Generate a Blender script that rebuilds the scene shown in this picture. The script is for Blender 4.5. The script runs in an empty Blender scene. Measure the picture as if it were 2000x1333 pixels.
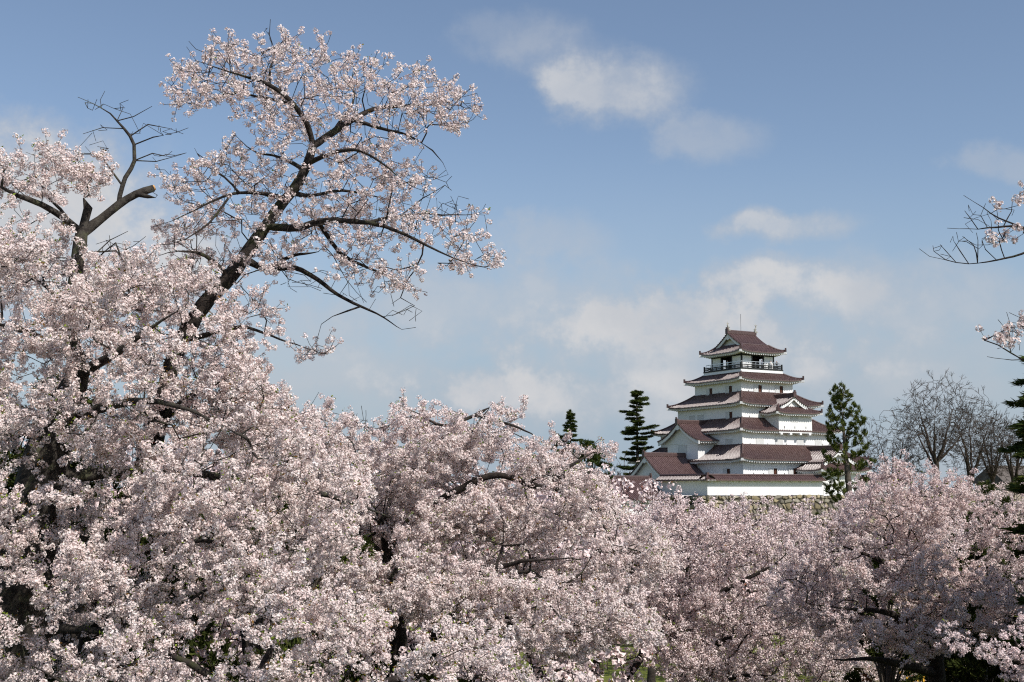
import bpy, math, random
import numpy as np
from mathutils import Vector, noise as mnoise
from mathutils.kdtree import KDTree

R = math.radians
SC = bpy.context.scene
COL = SC.collection

# ------------------------------------------------------------------ camera
EYE = 13.0                     # eye height above the courtyard; the camera stands on the earth rampart
FPX = 2400.0                   # focal length in photo pixels (photo 2000 wide)
PITCH = math.atan((955 - 666.5) / FPX)
cam_d = bpy.data.cameras.new('camera')
cam_d.sensor_width = 36.0
cam_d.lens = FPX / 2000 * 36.0
cam_d.clip_start = 0.1
cam_d.clip_end = 12000
cam = bpy.data.objects.new('camera', cam_d)
COL.objects.link(cam)
cam.location = (0, 0, EYE)
cam.rotation_euler = (R(90) + PITCH, 0, 0)
SC.camera = cam


def at(px, py, Y):
    """point seen at photo pixel (px,py) at distance Y in front of the camera"""
    c, s = math.cos(PITCH), math.sin(PITCH)
    u = (px - 1000) / FPX
    v = (666.5 - py) / FPX
    d = np.array([u, c - v * s, s + v * c])
    return d * (Y / d[1]) + np.array([0, 0, EYE])


# ------------------------------------------------------------------ light
SUN_H = np.array([0.712, -0.70])
SUN_EL = R(47)
sun_d = bpy.data.lights.new('sun', 'SUN')
sun_d.energy = 4.8
sun_d.angle = R(0.53)
sun_d.color = (1.0, 0.955, 0.90)
sun = bpy.data.objects.new('sun', sun_d)
COL.objects.link(sun)
sv = Vector((SUN_H[0] * math.cos(SUN_EL), SUN_H[1] * math.cos(SUN_EL), math.sin(SUN_EL)))
sun.rotation_euler = sv.to_track_quat('Z', 'Y').to_euler()

SC.view_settings.view_transform = 'Standard'
SC.view_settings.look = 'None'
SC.view_settings.exposure = 0.0
SC.view_settings.gamma = 1.0
cy = SC.cycles
cy.max_bounces = 6
cy.diffuse_bounces = 3
cy.glossy_bounces = 2
cy.transmission_bounces = 4
cy.transparent_max_bounces = 4
cy.use_denoising = False
cy.filter_width = 1.15
cy.caustics_reflective = False
cy.caustics_refractive = False

# ------------------------------------------------------------------ sky
W = bpy.data.worlds.new("World")
SC.world = W
W.use_nodes = True
nt = W.node_tree
nt.nodes.clear()


class NG:
    def __init__(s, nt): s.nt = nt

    def n(s, t, **k):
        x = s.nt.nodes.new(t)
        for a, b in k.items(): setattr(x, a, b)
        return x

    def link(s, a, b): s.nt.links.new(a, b)

    def _set(s, sock, v):
        if isinstance(v, bpy.types.NodeSocket): s.link(v, sock)
        else: sock.default_value = v

    def math(s, op, a, b=None, c=None, clamp=False):
        x = s.n('ShaderNodeMath', operation=op, use_clamp=clamp)
        s._set(x.inputs[0], a)
        if b is not None: s._set(x.inputs[1], b)
        if c is not None: s._set(x.inputs[2], c)
        return x.outputs[0]

    def smooth(s, v, a, b, lo=0.0, hi=1.0):
        x = s.n('ShaderNodeMapRange', interpolation_type='SMOOTHSTEP')
        s._set(x.inputs[0], v)
        x.inputs[1].default_value = a; x.inputs[2].default_value = b
        x.inputs[3].default_value = lo; x.inputs[4].default_value = hi
        return x.outputs[0]

    def mix(s, f, a, b, blend='MIX'):
        x = s.n('ShaderNodeMix', data_type='RGBA', blend_type=blend)
        s._set(x.inputs[0], f); s._set(x.inputs[6], a); s._set(x.inputs[7], b)
        return x.outputs[2]

    def noise(s, vec, scale, detail=4, rough=.55, dim='3D'):
        x = s.n('ShaderNodeTexNoise', noise_dimensions=dim)
        if vec is not None: s.link(vec, x.inputs['Vector'])
        x.inputs['Scale'].default_value = scale
        x.inputs['Detail'].default_value = detail
        x.inputs['Roughness'].default_value = rough
        return x


g = NG(nt)
sky = g.n('ShaderNodeTexSky', sky_type='NISHITA')
sky.sun_disc = False
sky.sun_elevation = SUN_EL
sky.sun_rotation = math.atan2(SUN_H[0], SUN_H[1])
sky.altitude = 0
sky.air_density = 1.0
sky.dust_density = 0.6
sky.ozone_density = 2.2
tc = g.n('ShaderNodeTexCoord')
sep = g.n('ShaderNodeSeparateXYZ')
g.link(tc.outputs['Generated'], sep.inputs[0])
yy = g.math('MAXIMUM', sep.outputs[1], 0.02)
sx = g.math('DIVIDE', sep.outputs[0], yy)
sz = g.math('DIVIDE', sep.outputs[2], yy)
comb = g.n('ShaderNodeCombineXYZ')
g.link(sx, comb.inputs[0]); g.link(sz, comb.inputs[1])
# wind-drawn distortion of the cloud field
n1 = g.noise(comb.outputs[0], 4.2, 5, .6)
n2 = g.noise(comb.outputs[0], 17.0, 5, .62)
warp = g.n('ShaderNodeVectorMath', operation='SUBTRACT')
g.link(n1.outputs['Color'], warp.inputs[0]); warp.inputs[1].default_value = (.5, .5, .5)
warp2 = g.n('ShaderNodeVectorMath', operation='MULTIPLY')
g.link(warp.outputs[0], warp2.inputs[0]); warp2.inputs[1].default_value = (.075, .035, 0)
warp3 = g.n('ShaderNodeVectorMath', operation='ADD')
g.link(comb.outputs[0], warp3.inputs[0]); g.link(warp2.outputs[0], warp3.inputs[1])
wb = g.n('ShaderNodeVectorMath', operation='SUBTRACT')
g.link(n2.outputs['Color'], wb.inputs[0]); wb.inputs[1].default_value = (.5, .5, .5)
wb2 = g.n('ShaderNodeVectorMath', operation='MULTIPLY')
g.link(wb.outputs[0], wb2.inputs[0]); wb2.inputs[1].default_value = (.045, .03, 0)
wv = g.n('ShaderNodeVectorMath', operation='ADD')
g.link(warp3.outputs[0], wv.inputs[0]); g.link(wb2.outputs[0], wv.inputs[1])
CLOUDS = [  # azimuth/elevation of each cloud bank given as the photo pixel it is seen at, half-axes in pixels, strength
    (1200, 165, 170, 90, .72), (1100, 110, 150, 70, .25), (1375, 265, 130, 60, .42), (1515, 446, 190, 34, .72),
    (1490, 545, 210, 50, .85), (1600, 575, 250, 45, .6), (1290, 615, 250, 55, 1.0), (1330, 640, 420, 60, .6), (960, 600, 420, 110, .55), (1760, 580, 300, 100, .50),
    (960, 762, 230, 60, .95), (730, 735, 220, 60, .45), (1085, 470, 130, 60, .42), (-60, 390, 400, 200, 1.0), (90, 440, 300, 150, .95), (210, 510, 240, 110, .8),
    (220, 540, 330, 170, .7), (1980, 315, 150, 50, .38), (1250, 785, 400, 70, .72), (1690, 750, 360, 60, .5),
    (1330, 700, 420, 80, .65), (560, 640, 300, 70, .30), (1020, 70, 170, 60, .22), (1820, 690, 260, 50, .35),
]
edge = g.math('MULTIPLY', g.math('SUBTRACT', .5, n2.outputs['Fac']), 1.35)
acc = None
for cx_, cy_, rx_, ry_, st in CLOUDS:
    p = at(cx_, cy_, 1.0) - np.array([0, 0, EYE])
    sub = g.n('ShaderNodeVectorMath', operation='SUBTRACT')
    g.link(wv.outputs[0], sub.inputs[0]); sub.inputs[1].default_value = (p[0], p[2], 0)
    mu = g.n('ShaderNodeVectorMath', operation='MULTIPLY')
    g.link(sub.outputs[0], mu.inputs[0]); mu.inputs[1].default_value = (FPX / rx_, FPX / ry_, 0)
    ln = g.n('ShaderNodeVectorMath', operation='LENGTH')
    g.link(mu.outputs[0], ln.inputs[0])
    m = g.smooth(g.math('ADD', ln.outputs['Value'], edge), 1.15, 0.35, 0.0, st)
    if acc is None: acc = m
    else:   # screen-like accumulation
        a = g.math('SUBTRACT', 1.0, m)
        b = g.math('SUBTRACT', 1.0, acc)
        acc = g.math('SUBTRACT', 1.0, g.math('MULTIPLY', a, b))
tex = g.smooth(n2.outputs['Fac'], .32, .62, .72, 1.12)
acc = g.math('MULTIPLY', acc, tex)
low = g.smooth(sz, .30, .02, 0.0, .92)
front = g.smooth(sep.outputs[1], .02, .2)
acc = g.math('MULTIPLY', acc, front, clamp=True)
skc = g.n('ShaderNodeHueSaturation')
skc.inputs["Saturation"].default_value = 0.92
skc.inputs["Value"].default_value = 1.08
g.link(sky.outputs[0], skc.inputs['Color'])
n3 = g.noise(wv.outputs[0], 9.0, 6, .6)
lit = g.math('MULTIPLY', g.smooth(acc, .35, 1.0), g.smooth(n3.outputs['Fac'], .32, .66, .35, 1.0))
ccol = g.mix(lit, (4.35, 4.65, 5.15, 1), (5.75, 5.8, 5.95, 1))
base = g.mix(g.math('MULTIPLY', low, front, clamp=True), skc.outputs[0], g.mix(g.smooth(n1.outputs['Fac'], .35, .65), (3.1, 3.95, 4.9, 1), (3.7, 4.3, 5.0, 1)))
fin = g.mix(acc, base, ccol)
bg = g.n('ShaderNodeBackground')
bg.inputs['Strength'].default_value = 0.112
g.link(fin, bg.inputs['Color'])
wo = g.n('ShaderNodeOutputWorld')
g.link(bg.outputs[0], wo.inputs[0])

# ------------------------------------------------------------------ helpers
rs = np.random.RandomState(7)


class MB:
    """collects geometry (numpy) and links it as one mesh object"""

    def __init__(s):
        s.v = []; s.f = []; s.m = []; s.c = []; s.nv = 0; s.cols = False

    def add(s, verts, faces, mat=0, col=None):
        verts = np.asarray(verts, float).reshape(-1, 3)
        faces = np.asarray(faces, int)
        s.v.append(verts)
        s.f.append(faces + s.nv)
        s.m.append(np.full(len(faces), mat))
        if col is not None:
            s.cols = True
            s.c.append(np.asarray(col, float))
        else:
            s.c.append(np.full((len(verts), 3), .5))
        s.nv += len(verts)

    def box(s, c, h, ax=None, mat=0):
        """centre c, half sizes h, axes ax (3x3 rows)"""
        c = np.asarray(c, float)
        ax = np.eye(3) if ax is None else np.asarray(ax, float)
        q = np.array([[i, j, k] for i in (-1, 1) for j in (-1, 1) for k in (-1, 1)], float) * np.asarray(h, float)
        s.add(c + q @ ax, [[0, 1, 3, 2], [4, 6, 7, 5], [0, 4, 5, 1], [2, 3, 7, 6], [0, 2, 6, 4], [1, 5, 7, 3]], mat)

    def span(s, a, b, mat=0):
        a = np.asarray(a, float); b = np.asarray(b, float)
        s.box((a + b) / 2, np.abs(b - a) / 2, mat=mat)

    def tube(s, P, rad, sides=6, mat=0, cap=True):
        P = np.asarray(P, float)
        n = len(P)
        rad = np.broadcast_to(np.asarray(rad, float), (n,))
        T = np.gradient(P, axis=0)
        T /= np.linalg.norm(T, axis=1)[:, None] + 1e-9
        ref = np.array([0, 0, 1.0]) if abs(T[0][2]) < .9 else np.array([1.0, 0, 0])
        A = np.cross(T, ref); A /= np.linalg.norm(A, axis=1)[:, None] + 1e-9
        B = np.cross(T, A)
        th = np.arange(sides) * 2 * math.pi / sides
        ring = (np.cos(th)[None, :, None] * A[:, None] + np.sin(th)[None, :, None] * B[:, None]) * rad[:, None, None] + P[:, None]
        idx = np.arange(n * sides).reshape(n, sides)
        nx = np.roll(idx, -1, 1)
        f = np.stack([idx[:-1], nx[:-1], nx[1:], idx[1:]], -1).reshape(-1, 4)
        s.add(ring.reshape(-1, 3), f, mat)
        if cap:
            base = s.nv - n * sides
            for row in (0, n - 1):
                s.v.append(P[row][None]); s.c.append(np.full((1, 3), .5)); ci = s.nv; s.nv += 1
                r_ = base + idx[row]; r2 = base + nx[row]
                s.f.append(np.stack([r_, r2, np.full(sides, ci)], -1))
                s.m.append(np.full(sides, mat))

    def build(s, name, mats, parent=None, smooth=False):
        me = bpy.data.meshes.new(name)
        V = np.concatenate(s.v)
        quads = [(f, m) for f, m in zip(s.f, s.m) if f.shape[1] == 4]
        tris = [(f, m) for f, m in zip(s.f, s.m) if f.shape[1] == 3]
        other = [(f, m) for f, m in zip(s.f, s.m) if f.shape[1] not in (3, 4)]
        loops = []; sizes = []; mi = []
        for grp in (quads, tris, other):
            for f, m in grp:
                loops.append(f.reshape(-1)); sizes.append(np.full(len(f), f.shape[1])); mi.append(m)
        loops = np.concatenate(loops).astype(np.int32); sizes = np.concatenate(sizes).astype(np.int32); mi = np.concatenate(mi).astype(np.int32)
        me.vertices.add(len(V)); me.vertices.foreach_set('co', V.astype(np.float32).ravel())
        me.loops.add(len(loops)); me.loops.foreach_set('vertex_index', loops)
        me.polygons.add(len(sizes))
        st = np.concatenate([[0], np.cumsum(sizes)[:-1]]).astype(np.int32)
        me.polygons.foreach_set('loop_start', st)
        me.polygons.foreach_set('loop_total', sizes)
        if not isinstance(mats, (list, tuple)): mats = [mats]
        for m in mats: me.materials.append(m)
        me.polygons.foreach_set('material_index', mi)
        me.polygons.foreach_set('use_smooth', np.full(len(sizes), smooth))
        if s.cols:
            at_ = me.attributes.new('tint', 'FLOAT_COLOR', 'POINT')
            C = np.concatenate(s.c)
            at_.data.foreach_set('color', np.concatenate([C, np.ones((len(C), 1))], 1).astype(np.float32).ravel())
        me.update(calc_edges=True)
        o = bpy.data.objects.new(name, me)
        COL.objects.link(o)
        if parent is not None: o.parent = parent
        return o


def tag(o, label=None, cat=None, group=None, kind=None):
    if label: o['label'] = label
    if cat: o['category'] = cat
    if group: o['group'] = group
    if kind: o['kind'] = kind
    return o


def empty(name, loc, rz=0.0):
    o = bpy.data.objects.new(name, None)
    o.empty_display_size = 0.3
    COL.objects.link(o)
    o.location = tuple(loc)
    o.rotation_euler = (0, 0, rz)
    return o


def dup(root, loc, rz=0.0, sc=1.0, label=None, group=None):
    r = root.copy(); COL.objects.link(r)
    r.location = tuple(loc); r.rotation_euler = (0, 0, rz); r.scale = (sc, sc, sc)
    if label: r['label'] = label
    if group: r['group'] = group
    for ch in list(root.children):
        c = ch.copy(); COL.objects.link(c); c.parent = r
    return r


# ------------------------------------------------------------------ materials
def mat(name, base=(.5, .5, .5), rough=.7, spec=.5):
    m = bpy.data.materials.new(name); m.use_nodes = True
    b = m.node_tree.nodes['Principled BSDF']
    b.inputs['Base Color'].default_value = (*base, 1)
    b.inputs['Roughness'].default_value = rough
    b.inputs['Specular IOR Level'].default_value = spec
    return m, NG(m.node_tree), b


def varied(name, a, b_, scale, rough=.8, bump=0, bscale=None, spec=.3, c=None, detail=5):
    m, g, b = mat(name, a, rough, spec)
    tcn = g.n('ShaderNodeTexCoord')
    nz = g.noise(tcn.outputs['Object'], scale, detail, .6)
    f = g.smooth(nz.outputs['Fac'], .35, .65)
    col = g.mix(f, (*a, 1), (*b_, 1))
    if c is not None:
        nz2 = g.noise(tcn.outputs['Object'], scale * .37 + .01, 4, .6)
        col = g.mix(g.smooth(nz2.outputs['Fac'], .54, .66), col, (*c, 1))
    g.link(col, b.inputs['Base Color'])
    if bump:
        nb = g.noise(tcn.outputs['Object'], bscale or scale * 4, 6, .65)
        bp = g.n('ShaderNodeBump'); bp.inputs['Strength'].default_value = 1.0
        bp.inputs['Distance'].default_value = bump
        g.link(nb.outputs['Fac'], bp.inputs['Height']); g.link(bp.outputs[0], b.inputs['Normal'])
    return m


M_bark = varied('bark', (.018, .013, .011), (.042, .033, .027), 9, .9, .02, 30, c=(.035, .036, .016))
M_bark_light = varied('bark_lichen', (.022, .017, .014), (.06, .052, .042), 12, .9, .015, 40, c=(.085, .085, .05))
M_bark_far = varied('grey_bark', (.060, .047, .038), (.11, .09, .072), 1.5, .9)
M_bark_zel = varied('zelkova_bark', (.042, .031, .024), (.080, .060, .046), 1.5, .9)
M_cut = varied('cut_wood', (.60, .33, .12), (.75, .48, .22), 20, .8)
M_plaster = varied('white_plaster', (.86, .855, .835), (.82, .815, .795), .35, .85, c=(.80, .79, .77))
M_shutter = varied('shutter_board', (.66, .66, .64), (.60, .60, .58), 2.0, .8)
_nt = M_plaster.node_tree; _g = NG(_nt); _b = _nt.nodes['Principled BSDF']
_tc = _g.n('ShaderNodeTexCoord'); _mp = _g.n('ShaderNodeMapping'); _mp.inputs['Scale'].default_value = (1.6, 1.6, .16)
_g.link(_tc.outputs['Object'], _mp.inputs[0])
_nz = _g.noise(_mp.outputs[0], 1.6, 6, .7)
_old = _b.inputs['Base Color'].links[0].from_socket
_g.link(_g.mix(_g.smooth(_nz.outputs['Fac'], .50, .74, 0, .45), _old, (.56, .55, .52, 1)), _b.inputs['Base Color'])
M_trim = varied('white_trim', (.80, .80, .78), (.76, .755, .73), .8, .8)
M_dark = varied('dark_timber', (.018, .020, .020), (.035, .036, .034), 3, .6)
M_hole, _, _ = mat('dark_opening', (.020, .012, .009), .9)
M_shutterwood = varied('window_wood', (.10, .035, .018), (.06, .022, .012), 3, .8)
M_metal, _, _b = mat('rail_metal', (.62, .64, .66), .35); _b.inputs['Metallic'].default_value = .6
M_orna = varied('ornament_bronze', (.42, .40, .34), (.26, .25, .22), 6, .45)
M_stoneh = varied('stone_joint', (.035, .03, .022), (.06, .052, .04), 2, 1.0)
M_gold, _, _ = mat('amber_cloth', (.78, .42, .04), .8)
M_shed = varied('shed_board', (.05, .035, .022), (.09, .06, .035), 4, .9)
M_shedroof = varied('shed_roof', (.22, .20, .17), (.15, .13, .11), 3, .9)
M_skin, _, _ = mat('skin', (.55, .35, .25), .6)
M_cloth_w, _, _ = mat('pale_clothes', (.7, .68, .66), .8)
M_cloth_d, _, _ = mat('dark_clothes', (.03, .03, .04), .8)
M_cloth_b, _, _ = mat('grey_blue_clothes', (.16, .18, .24), .8)
M_hair, _, _ = mat('black_hair', (.012, .010, .010), .5)


def tile_mat():
    m, g, b = mat('glazed_red_brown_tile', (.10, .04, .035), .3, .8)
    tcn = g.n('ShaderNodeTexCoord')
    nz = g.noise(tcn.outputs['Object'], 1.9, 5, .7)
    nz2 = g.noise(tcn.outputs['Object'], 9.0, 3, .7)
    col = g.mix(g.smooth(nz.outputs['Fac'], .3, .7), (.072, .038, .033, 1), (.120, .070, .063, 1))
    col = g.mix(g.smooth(nz2.outputs['Fac'], .56, .72), col, (.30, .21, .19, 1))
    g.link(col, b.inputs['Base Color'])
    g.link(g.smooth(nz2.outputs['Fac'], .3, .7, .24, .42), b.inputs['Roughness'])
    return m


M_tile = tile_mat()


def tile_ridge():
    return varied('ridge_tile', (.068, .038, .034), (.10, .060, .055), 4, .45, spec=.5)


M_ridge = tile_ridge()


def stone_mat():
    m, g, b = mat('rubble_stone', (.3, .26, .2), .92, .2)
    at_ = g.n('ShaderNodeAttribute', attribute_name='tint')
    tcn = g.n('ShaderNodeTexCoord')
    nz = g.noise(tcn.outputs['Object'], 4, 6, .7)
    f = g.smooth(nz.outputs['Fac'], .3, .7, .65, 1.15)
    mul = g.n('ShaderNodeVectorMath', operation='SCALE')
    g.link(at_.outputs['Color'], mul.inputs[0]); g.link(f, mul.inputs['Scale'])
    g.link(mul.outputs[0], b.inputs['Base Color'])
    bp = g.n('ShaderNodeBump'); bp.inputs['Distance'].default_value = .06
    g.link(nz.outputs['Fac'], bp.inputs['Height']); g.link(bp.outputs[0], b.inputs['Normal'])
    return m


M_stone = stone_mat()


def leaf_like(name, trans, fac, rough=.7):
    """diffuse + translucent surface coloured by the 'tint' attribute"""
    m = bpy.data.materials.new(name); m.use_nodes = True
    g = NG(m.node_tree)
    m.node_tree.nodes.clear()
    at_ = g.n('ShaderNodeAttribute', attribute_name='tint')
    d = g.n('ShaderNodeBsdfDiffuse'); g.link(at_.outputs['Color'], d.inputs[0])
    t = g.n('ShaderNodeBsdfTranslucent')
    mul = g.mix(1.0, at_.outputs['Color'], (*trans, 1), 'MULTIPLY')
    g.link(mul, t.inputs[0])
    mx = g.n('ShaderNodeMixShader'); mx.inputs[0].default_value = fac
    g.link(d.outputs[0], mx.inputs[1]); g.link(t.outputs[0], mx.inputs[2])
    out = g.n('ShaderNodeOutputMaterial'); g.link(mx.outputs[0], out.inputs[0])
    return m


M_petal = leaf_like('cherry_petal', (1.0, .93, .92), .16)
M_leaf = leaf_like('young_leaf', (1.0, 1.0, .55), .35)
M_needle = leaf_like('needle', (1.0, 1.0, .6), .15)


# ------------------------------------------------------------------ ground
def ground_z(x, y):
    s = np.clip((36 - y) / 31.0, 0, 1)
    s = s * s * (3 - 2 * s)
    return 11.35 * s


def build_ground():
    # one sheet: fine near the camera, coarse far away, reaching the horizon
    xs = np.concatenate([-np.geomspace(5000, 60, 12), np.linspace(-50, 50, 51), np.geomspace(60, 5000, 12)])
    ys = np.concatenate([[-3000, -300, -60, -20, -6], np.linspace(0, 60, 61), np.geomspace(66, 9000, 26)])
    X, Y = np.meshgrid(xs, ys)
    Z = ground_z(X, Y)
    near = (Y < 60) & (np.abs(X) < 55)
    nz = np.array([mnoise.noise(Vector((a * .25, b * .25, 3.1))) for a, b in zip(X.ravel(), Y.ravel())]).reshape(X.shape)
    Z = Z + np.where(near & (Y > 3), nz * .25, 0)
    V = np.stack([X, Y, Z], -1).reshape(-1, 3)
    i = np.arange(X.size).reshape(X.shape)
    F = np.stack([i[:-1, :-1], i[:-1, 1:], i[1:, 1:], i[1:, :-1]], -1).reshape(-1, 4)
    m, g, b = mat('courtyard_grass', (.1, .12, .03), .95, .1)
    tcn = g.n('ShaderNodeTexCoord')
    a1 = g.noise(tcn.outputs['Object'], .035, 5, .6)
    a2 = g.noise(tcn.outputs['Object'], 1.3, 6, .7)
    c1 = g.mix(g.smooth(a2.outputs['Fac'], .3, .7), (.105, .125, .022, 1), (.17, .185, .045, 1))
    sand = g.mix(g.smooth(a2.outputs['Fac'], .3, .7), (.34, .29, .19, 1), (.42, .37, .26, 1))
    col = g.mix(g.smooth(a1.outputs['Fac'], .60, .72), c1, sand)
    # sloping rampart: darker brown and green ground towards the camera
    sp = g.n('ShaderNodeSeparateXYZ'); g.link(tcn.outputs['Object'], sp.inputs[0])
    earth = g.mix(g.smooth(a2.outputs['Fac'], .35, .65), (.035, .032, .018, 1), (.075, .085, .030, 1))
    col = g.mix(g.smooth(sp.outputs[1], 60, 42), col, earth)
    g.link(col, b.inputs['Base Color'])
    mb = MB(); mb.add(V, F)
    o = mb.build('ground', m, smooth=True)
    tag(o, kind='structure')


build_ground()


def build_path():
    mb = MB()
    pts = [(-60, 205), (-30, 210), (0, 214), (25, 232), (60, 262)]
    P = np.array(pts, float)
    L = P + np.array([0, 5.0]); Rr = P - np.array([0, 5.0])
    V = np.concatenate([np.c_[L, np.full(len(P), .004)], np.c_[Rr, np.full(len(P), .004)]])
    n = len(P)
    mb.add(V, [[i + n, i + n + 1, i + 1, i] for i in range(n - 1)])
    mb.add([(26, 88, .006), (48, 84, .006), (48, 96, .006), (22, 99, .006), (2, 96, .006), (4, 90, .006)], [[0, 1, 2, 3], ])
    o = mb.build('path', varied('sandy_path', (.40, .35, .25), (.50, .45, .34), .8, .95))
    tag(o, kind='structure')


build_path()

# ------------------------------------------------------------------ castle
YAW = R(60.6)
CX, CY = 37.72, 200.0
CLOC = (CX, CY, EYE)
CROT = R(90) - YAW
UA = np.array([math.sin(YAW), math.cos(YAW)])      # local +u
VA = np.array([-math.cos(YAW), math.sin(YAW)])     # local +v


def zq(zx, zy): return 1160 + zx / 3.3333, 600 + zy / 3.3333


def on_face(zx, zy, u=None, v=None):
    """local (u,v,z) of a point on a wall plane, from survey reading of the photograph"""
    px, py = zq(zx, zy)
    d = at(px, py, 1.0) - np.array([0, 0, EYE])
    k = d[0]
    if u is not None:
        # CX+u*UA0+v*VA0 = k*(CY+u*UA1+v*VA1)
        v = (k * (CY + u * UA[1]) - CX - u * UA[0]) / (VA[0] - k * VA[1])
    else:
        u = (k * (CY + v * VA[1]) - CX - v * VA[0]) / (UA[0] - k * UA[1])
    Yw = CY + u * UA[1] + v * VA[1]
    return u, v, d[2] * Yw


PITCH_T = 0.36      # tile spacing


def slope(mb, E0, e, n, W, D, ze, zt, i0=None, i1=None, k=.35, U=0.0, Lu=3.0, rib=.115, seg=6, flip=False, tmin=None, tmax=None):
    """tiled slope as one ribbed sheet.
    E0 eave start (u,v); e unit along eave; n unit inward; W eave width; D run; ze/zt heights.
    i0,i1: eave coordinates where the inner edge begins/ends (hips); U corner lift."""
    e = np.array(e, float); n = np.array(n, float); E0 = np.array(E0, float)
    i0 = 0.0 if i0 is None else i0
    i1 = W if i1 is None else i1
    N = max(2, int(round(W / PITCH_T)))
    p = W / N
    prof = [(-p / 2, 0), (-.11, 0), (-.098, rib * .38), (-.075, rib * .72), (-.04, rib * .94), (0, rib), (.04, rib * .94), (.075, rib * .72), (.098, rib * .38), (.11, 0)]
    xs = []; hs = []
    for j in range(N):
        for a, h in prof:
            xs.append(p * (j + .5) + a); hs.append(h)
    xs.append(W); hs.append(0)
    xs = np.array(xs); hs = np.array(hs)
    tm = np.ones_like(xs)
    if i0 > 1e-6: tm = np.minimum(tm, np.clip(xs / i0, 0, 1))
    if i1 < W - 1e-6: tm = np.minimum(tm, np.clip((W - xs) / (W - i1), 0, 1))
    q = np.linspace(0, 1, seg + 1)[:, None] * tm[None]
    X = np.broadcast_to(xs, q.shape)
    z = ze + (zt - ze) * (q * (1 - k) + k * q * q) + hs[None]
    dc = np.minimum(X, W - X)
    z = z + U * np.clip(1 - dc / Lu, 0, 1) ** 2 * (1 - q) ** 2
    xy = E0 + X[..., None] * e + (q * D)[..., None] * n
    V = np.concatenate([xy, z[..., None]], -1).reshape(-1, 3)
    i = np.arange(q.size).reshape(q.shape)
    F = np.stack([i[:-1, :-1], i[:-1, 1:], i[1:, 1:], i[1:, :-1]], -1).reshape(-1, 4)
    mb.add(V, F)
    # drip edge: dark band below the tile ends
    lo = V.reshape(*q.shape, 3)[0].copy(); lo2 = lo.copy(); lo2[:, 2] = z[0] - hs - .16
    inn = lo2.copy(); inn[:, :2] += n * .25
    m = len(lo)
    a = np.arange(m - 1)
    mb.add(np.concatenate([lo, lo2, inn]), np.concatenate([np.stack([a, a + m, a + m + 1, a + 1], -1), np.stack([a + m, a + 2 * m, a + 2 * m + 1, a + m + 1], -1)]))


def eave_under(mb, E0, e, n, W, z0, U, Lu, run, drop=.0):
    """white fascia, soffit and rafter ends below one eave. z0 = underside of the tile edge"""
    e = np.array(e, float); n = np.array(n, float); E0 = np.array(E0, float)
    N = max(3, int(W / .45))
    xs = np.linspace(0, W, N * 2 + 1)
    lift = U * np.clip(1 - np.minimum(xs, W - xs) / Lu, 0, 1) ** 2
    o = .16
    top = np.c_[E0 + xs[:, None] * e + n * o, z0 + lift]
    bot = top.copy(); bot[:, 2] -= .15
    inn = np.c_[E0 + xs[:, None] * e + n * run, np.full(len(xs), z0 + .28)]
    m = len(xs); a = np.arange(m - 1)
    mb.add(np.concatenate([top, bot, inn]), np.concatenate([np.stack([a, a + m, a + m + 1, a + 1], -1), np.stack([a + m, a + 2 * m, a + 2 * m + 1, a + m + 1], -1)]))
    axr = np.array([[e[0], e[1], 0], [n[0], n[1], 0], [0, 0, 1]])
    for j in range(N):
        x = (j + .5) * W / N
        lf = U * max(0, 1 - min(x, W - x) / Lu) ** 2
        c = E0 + x * e + n * (o + .32)
        mb.box((c[0], c[1], z0 + lf - .16), (.095, .30, .13), axr)


def hip_ridge(mb, P0, P1, ze, zt, k, U, r=.16):
    q = np.linspace(0, 1, 8)
    P0 = np.array(P0, float); P1 = np.array(P1, float)
    xy = P0 + q[:, None] * (P1 - P0)
    z = ze + (zt - ze) * (q * (1 - k) + k * q * q) + U * (1 - q) ** 2 * (1 - q) ** 2 + r * .7
    mb.tube(np.c_[xy, z], r, 6)
    d = (P0 - P1) / np.linalg.norm(P0 - P1)
    mb.box((xy[0][0] + d[0] * .06, xy[0][1] + d[1] * .06, z[0] + .08), (.13, .2, .3), np.array([[d[0], d[1], 0], [-d[1], d[0], 0], [0, 0, 1]]))


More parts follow.
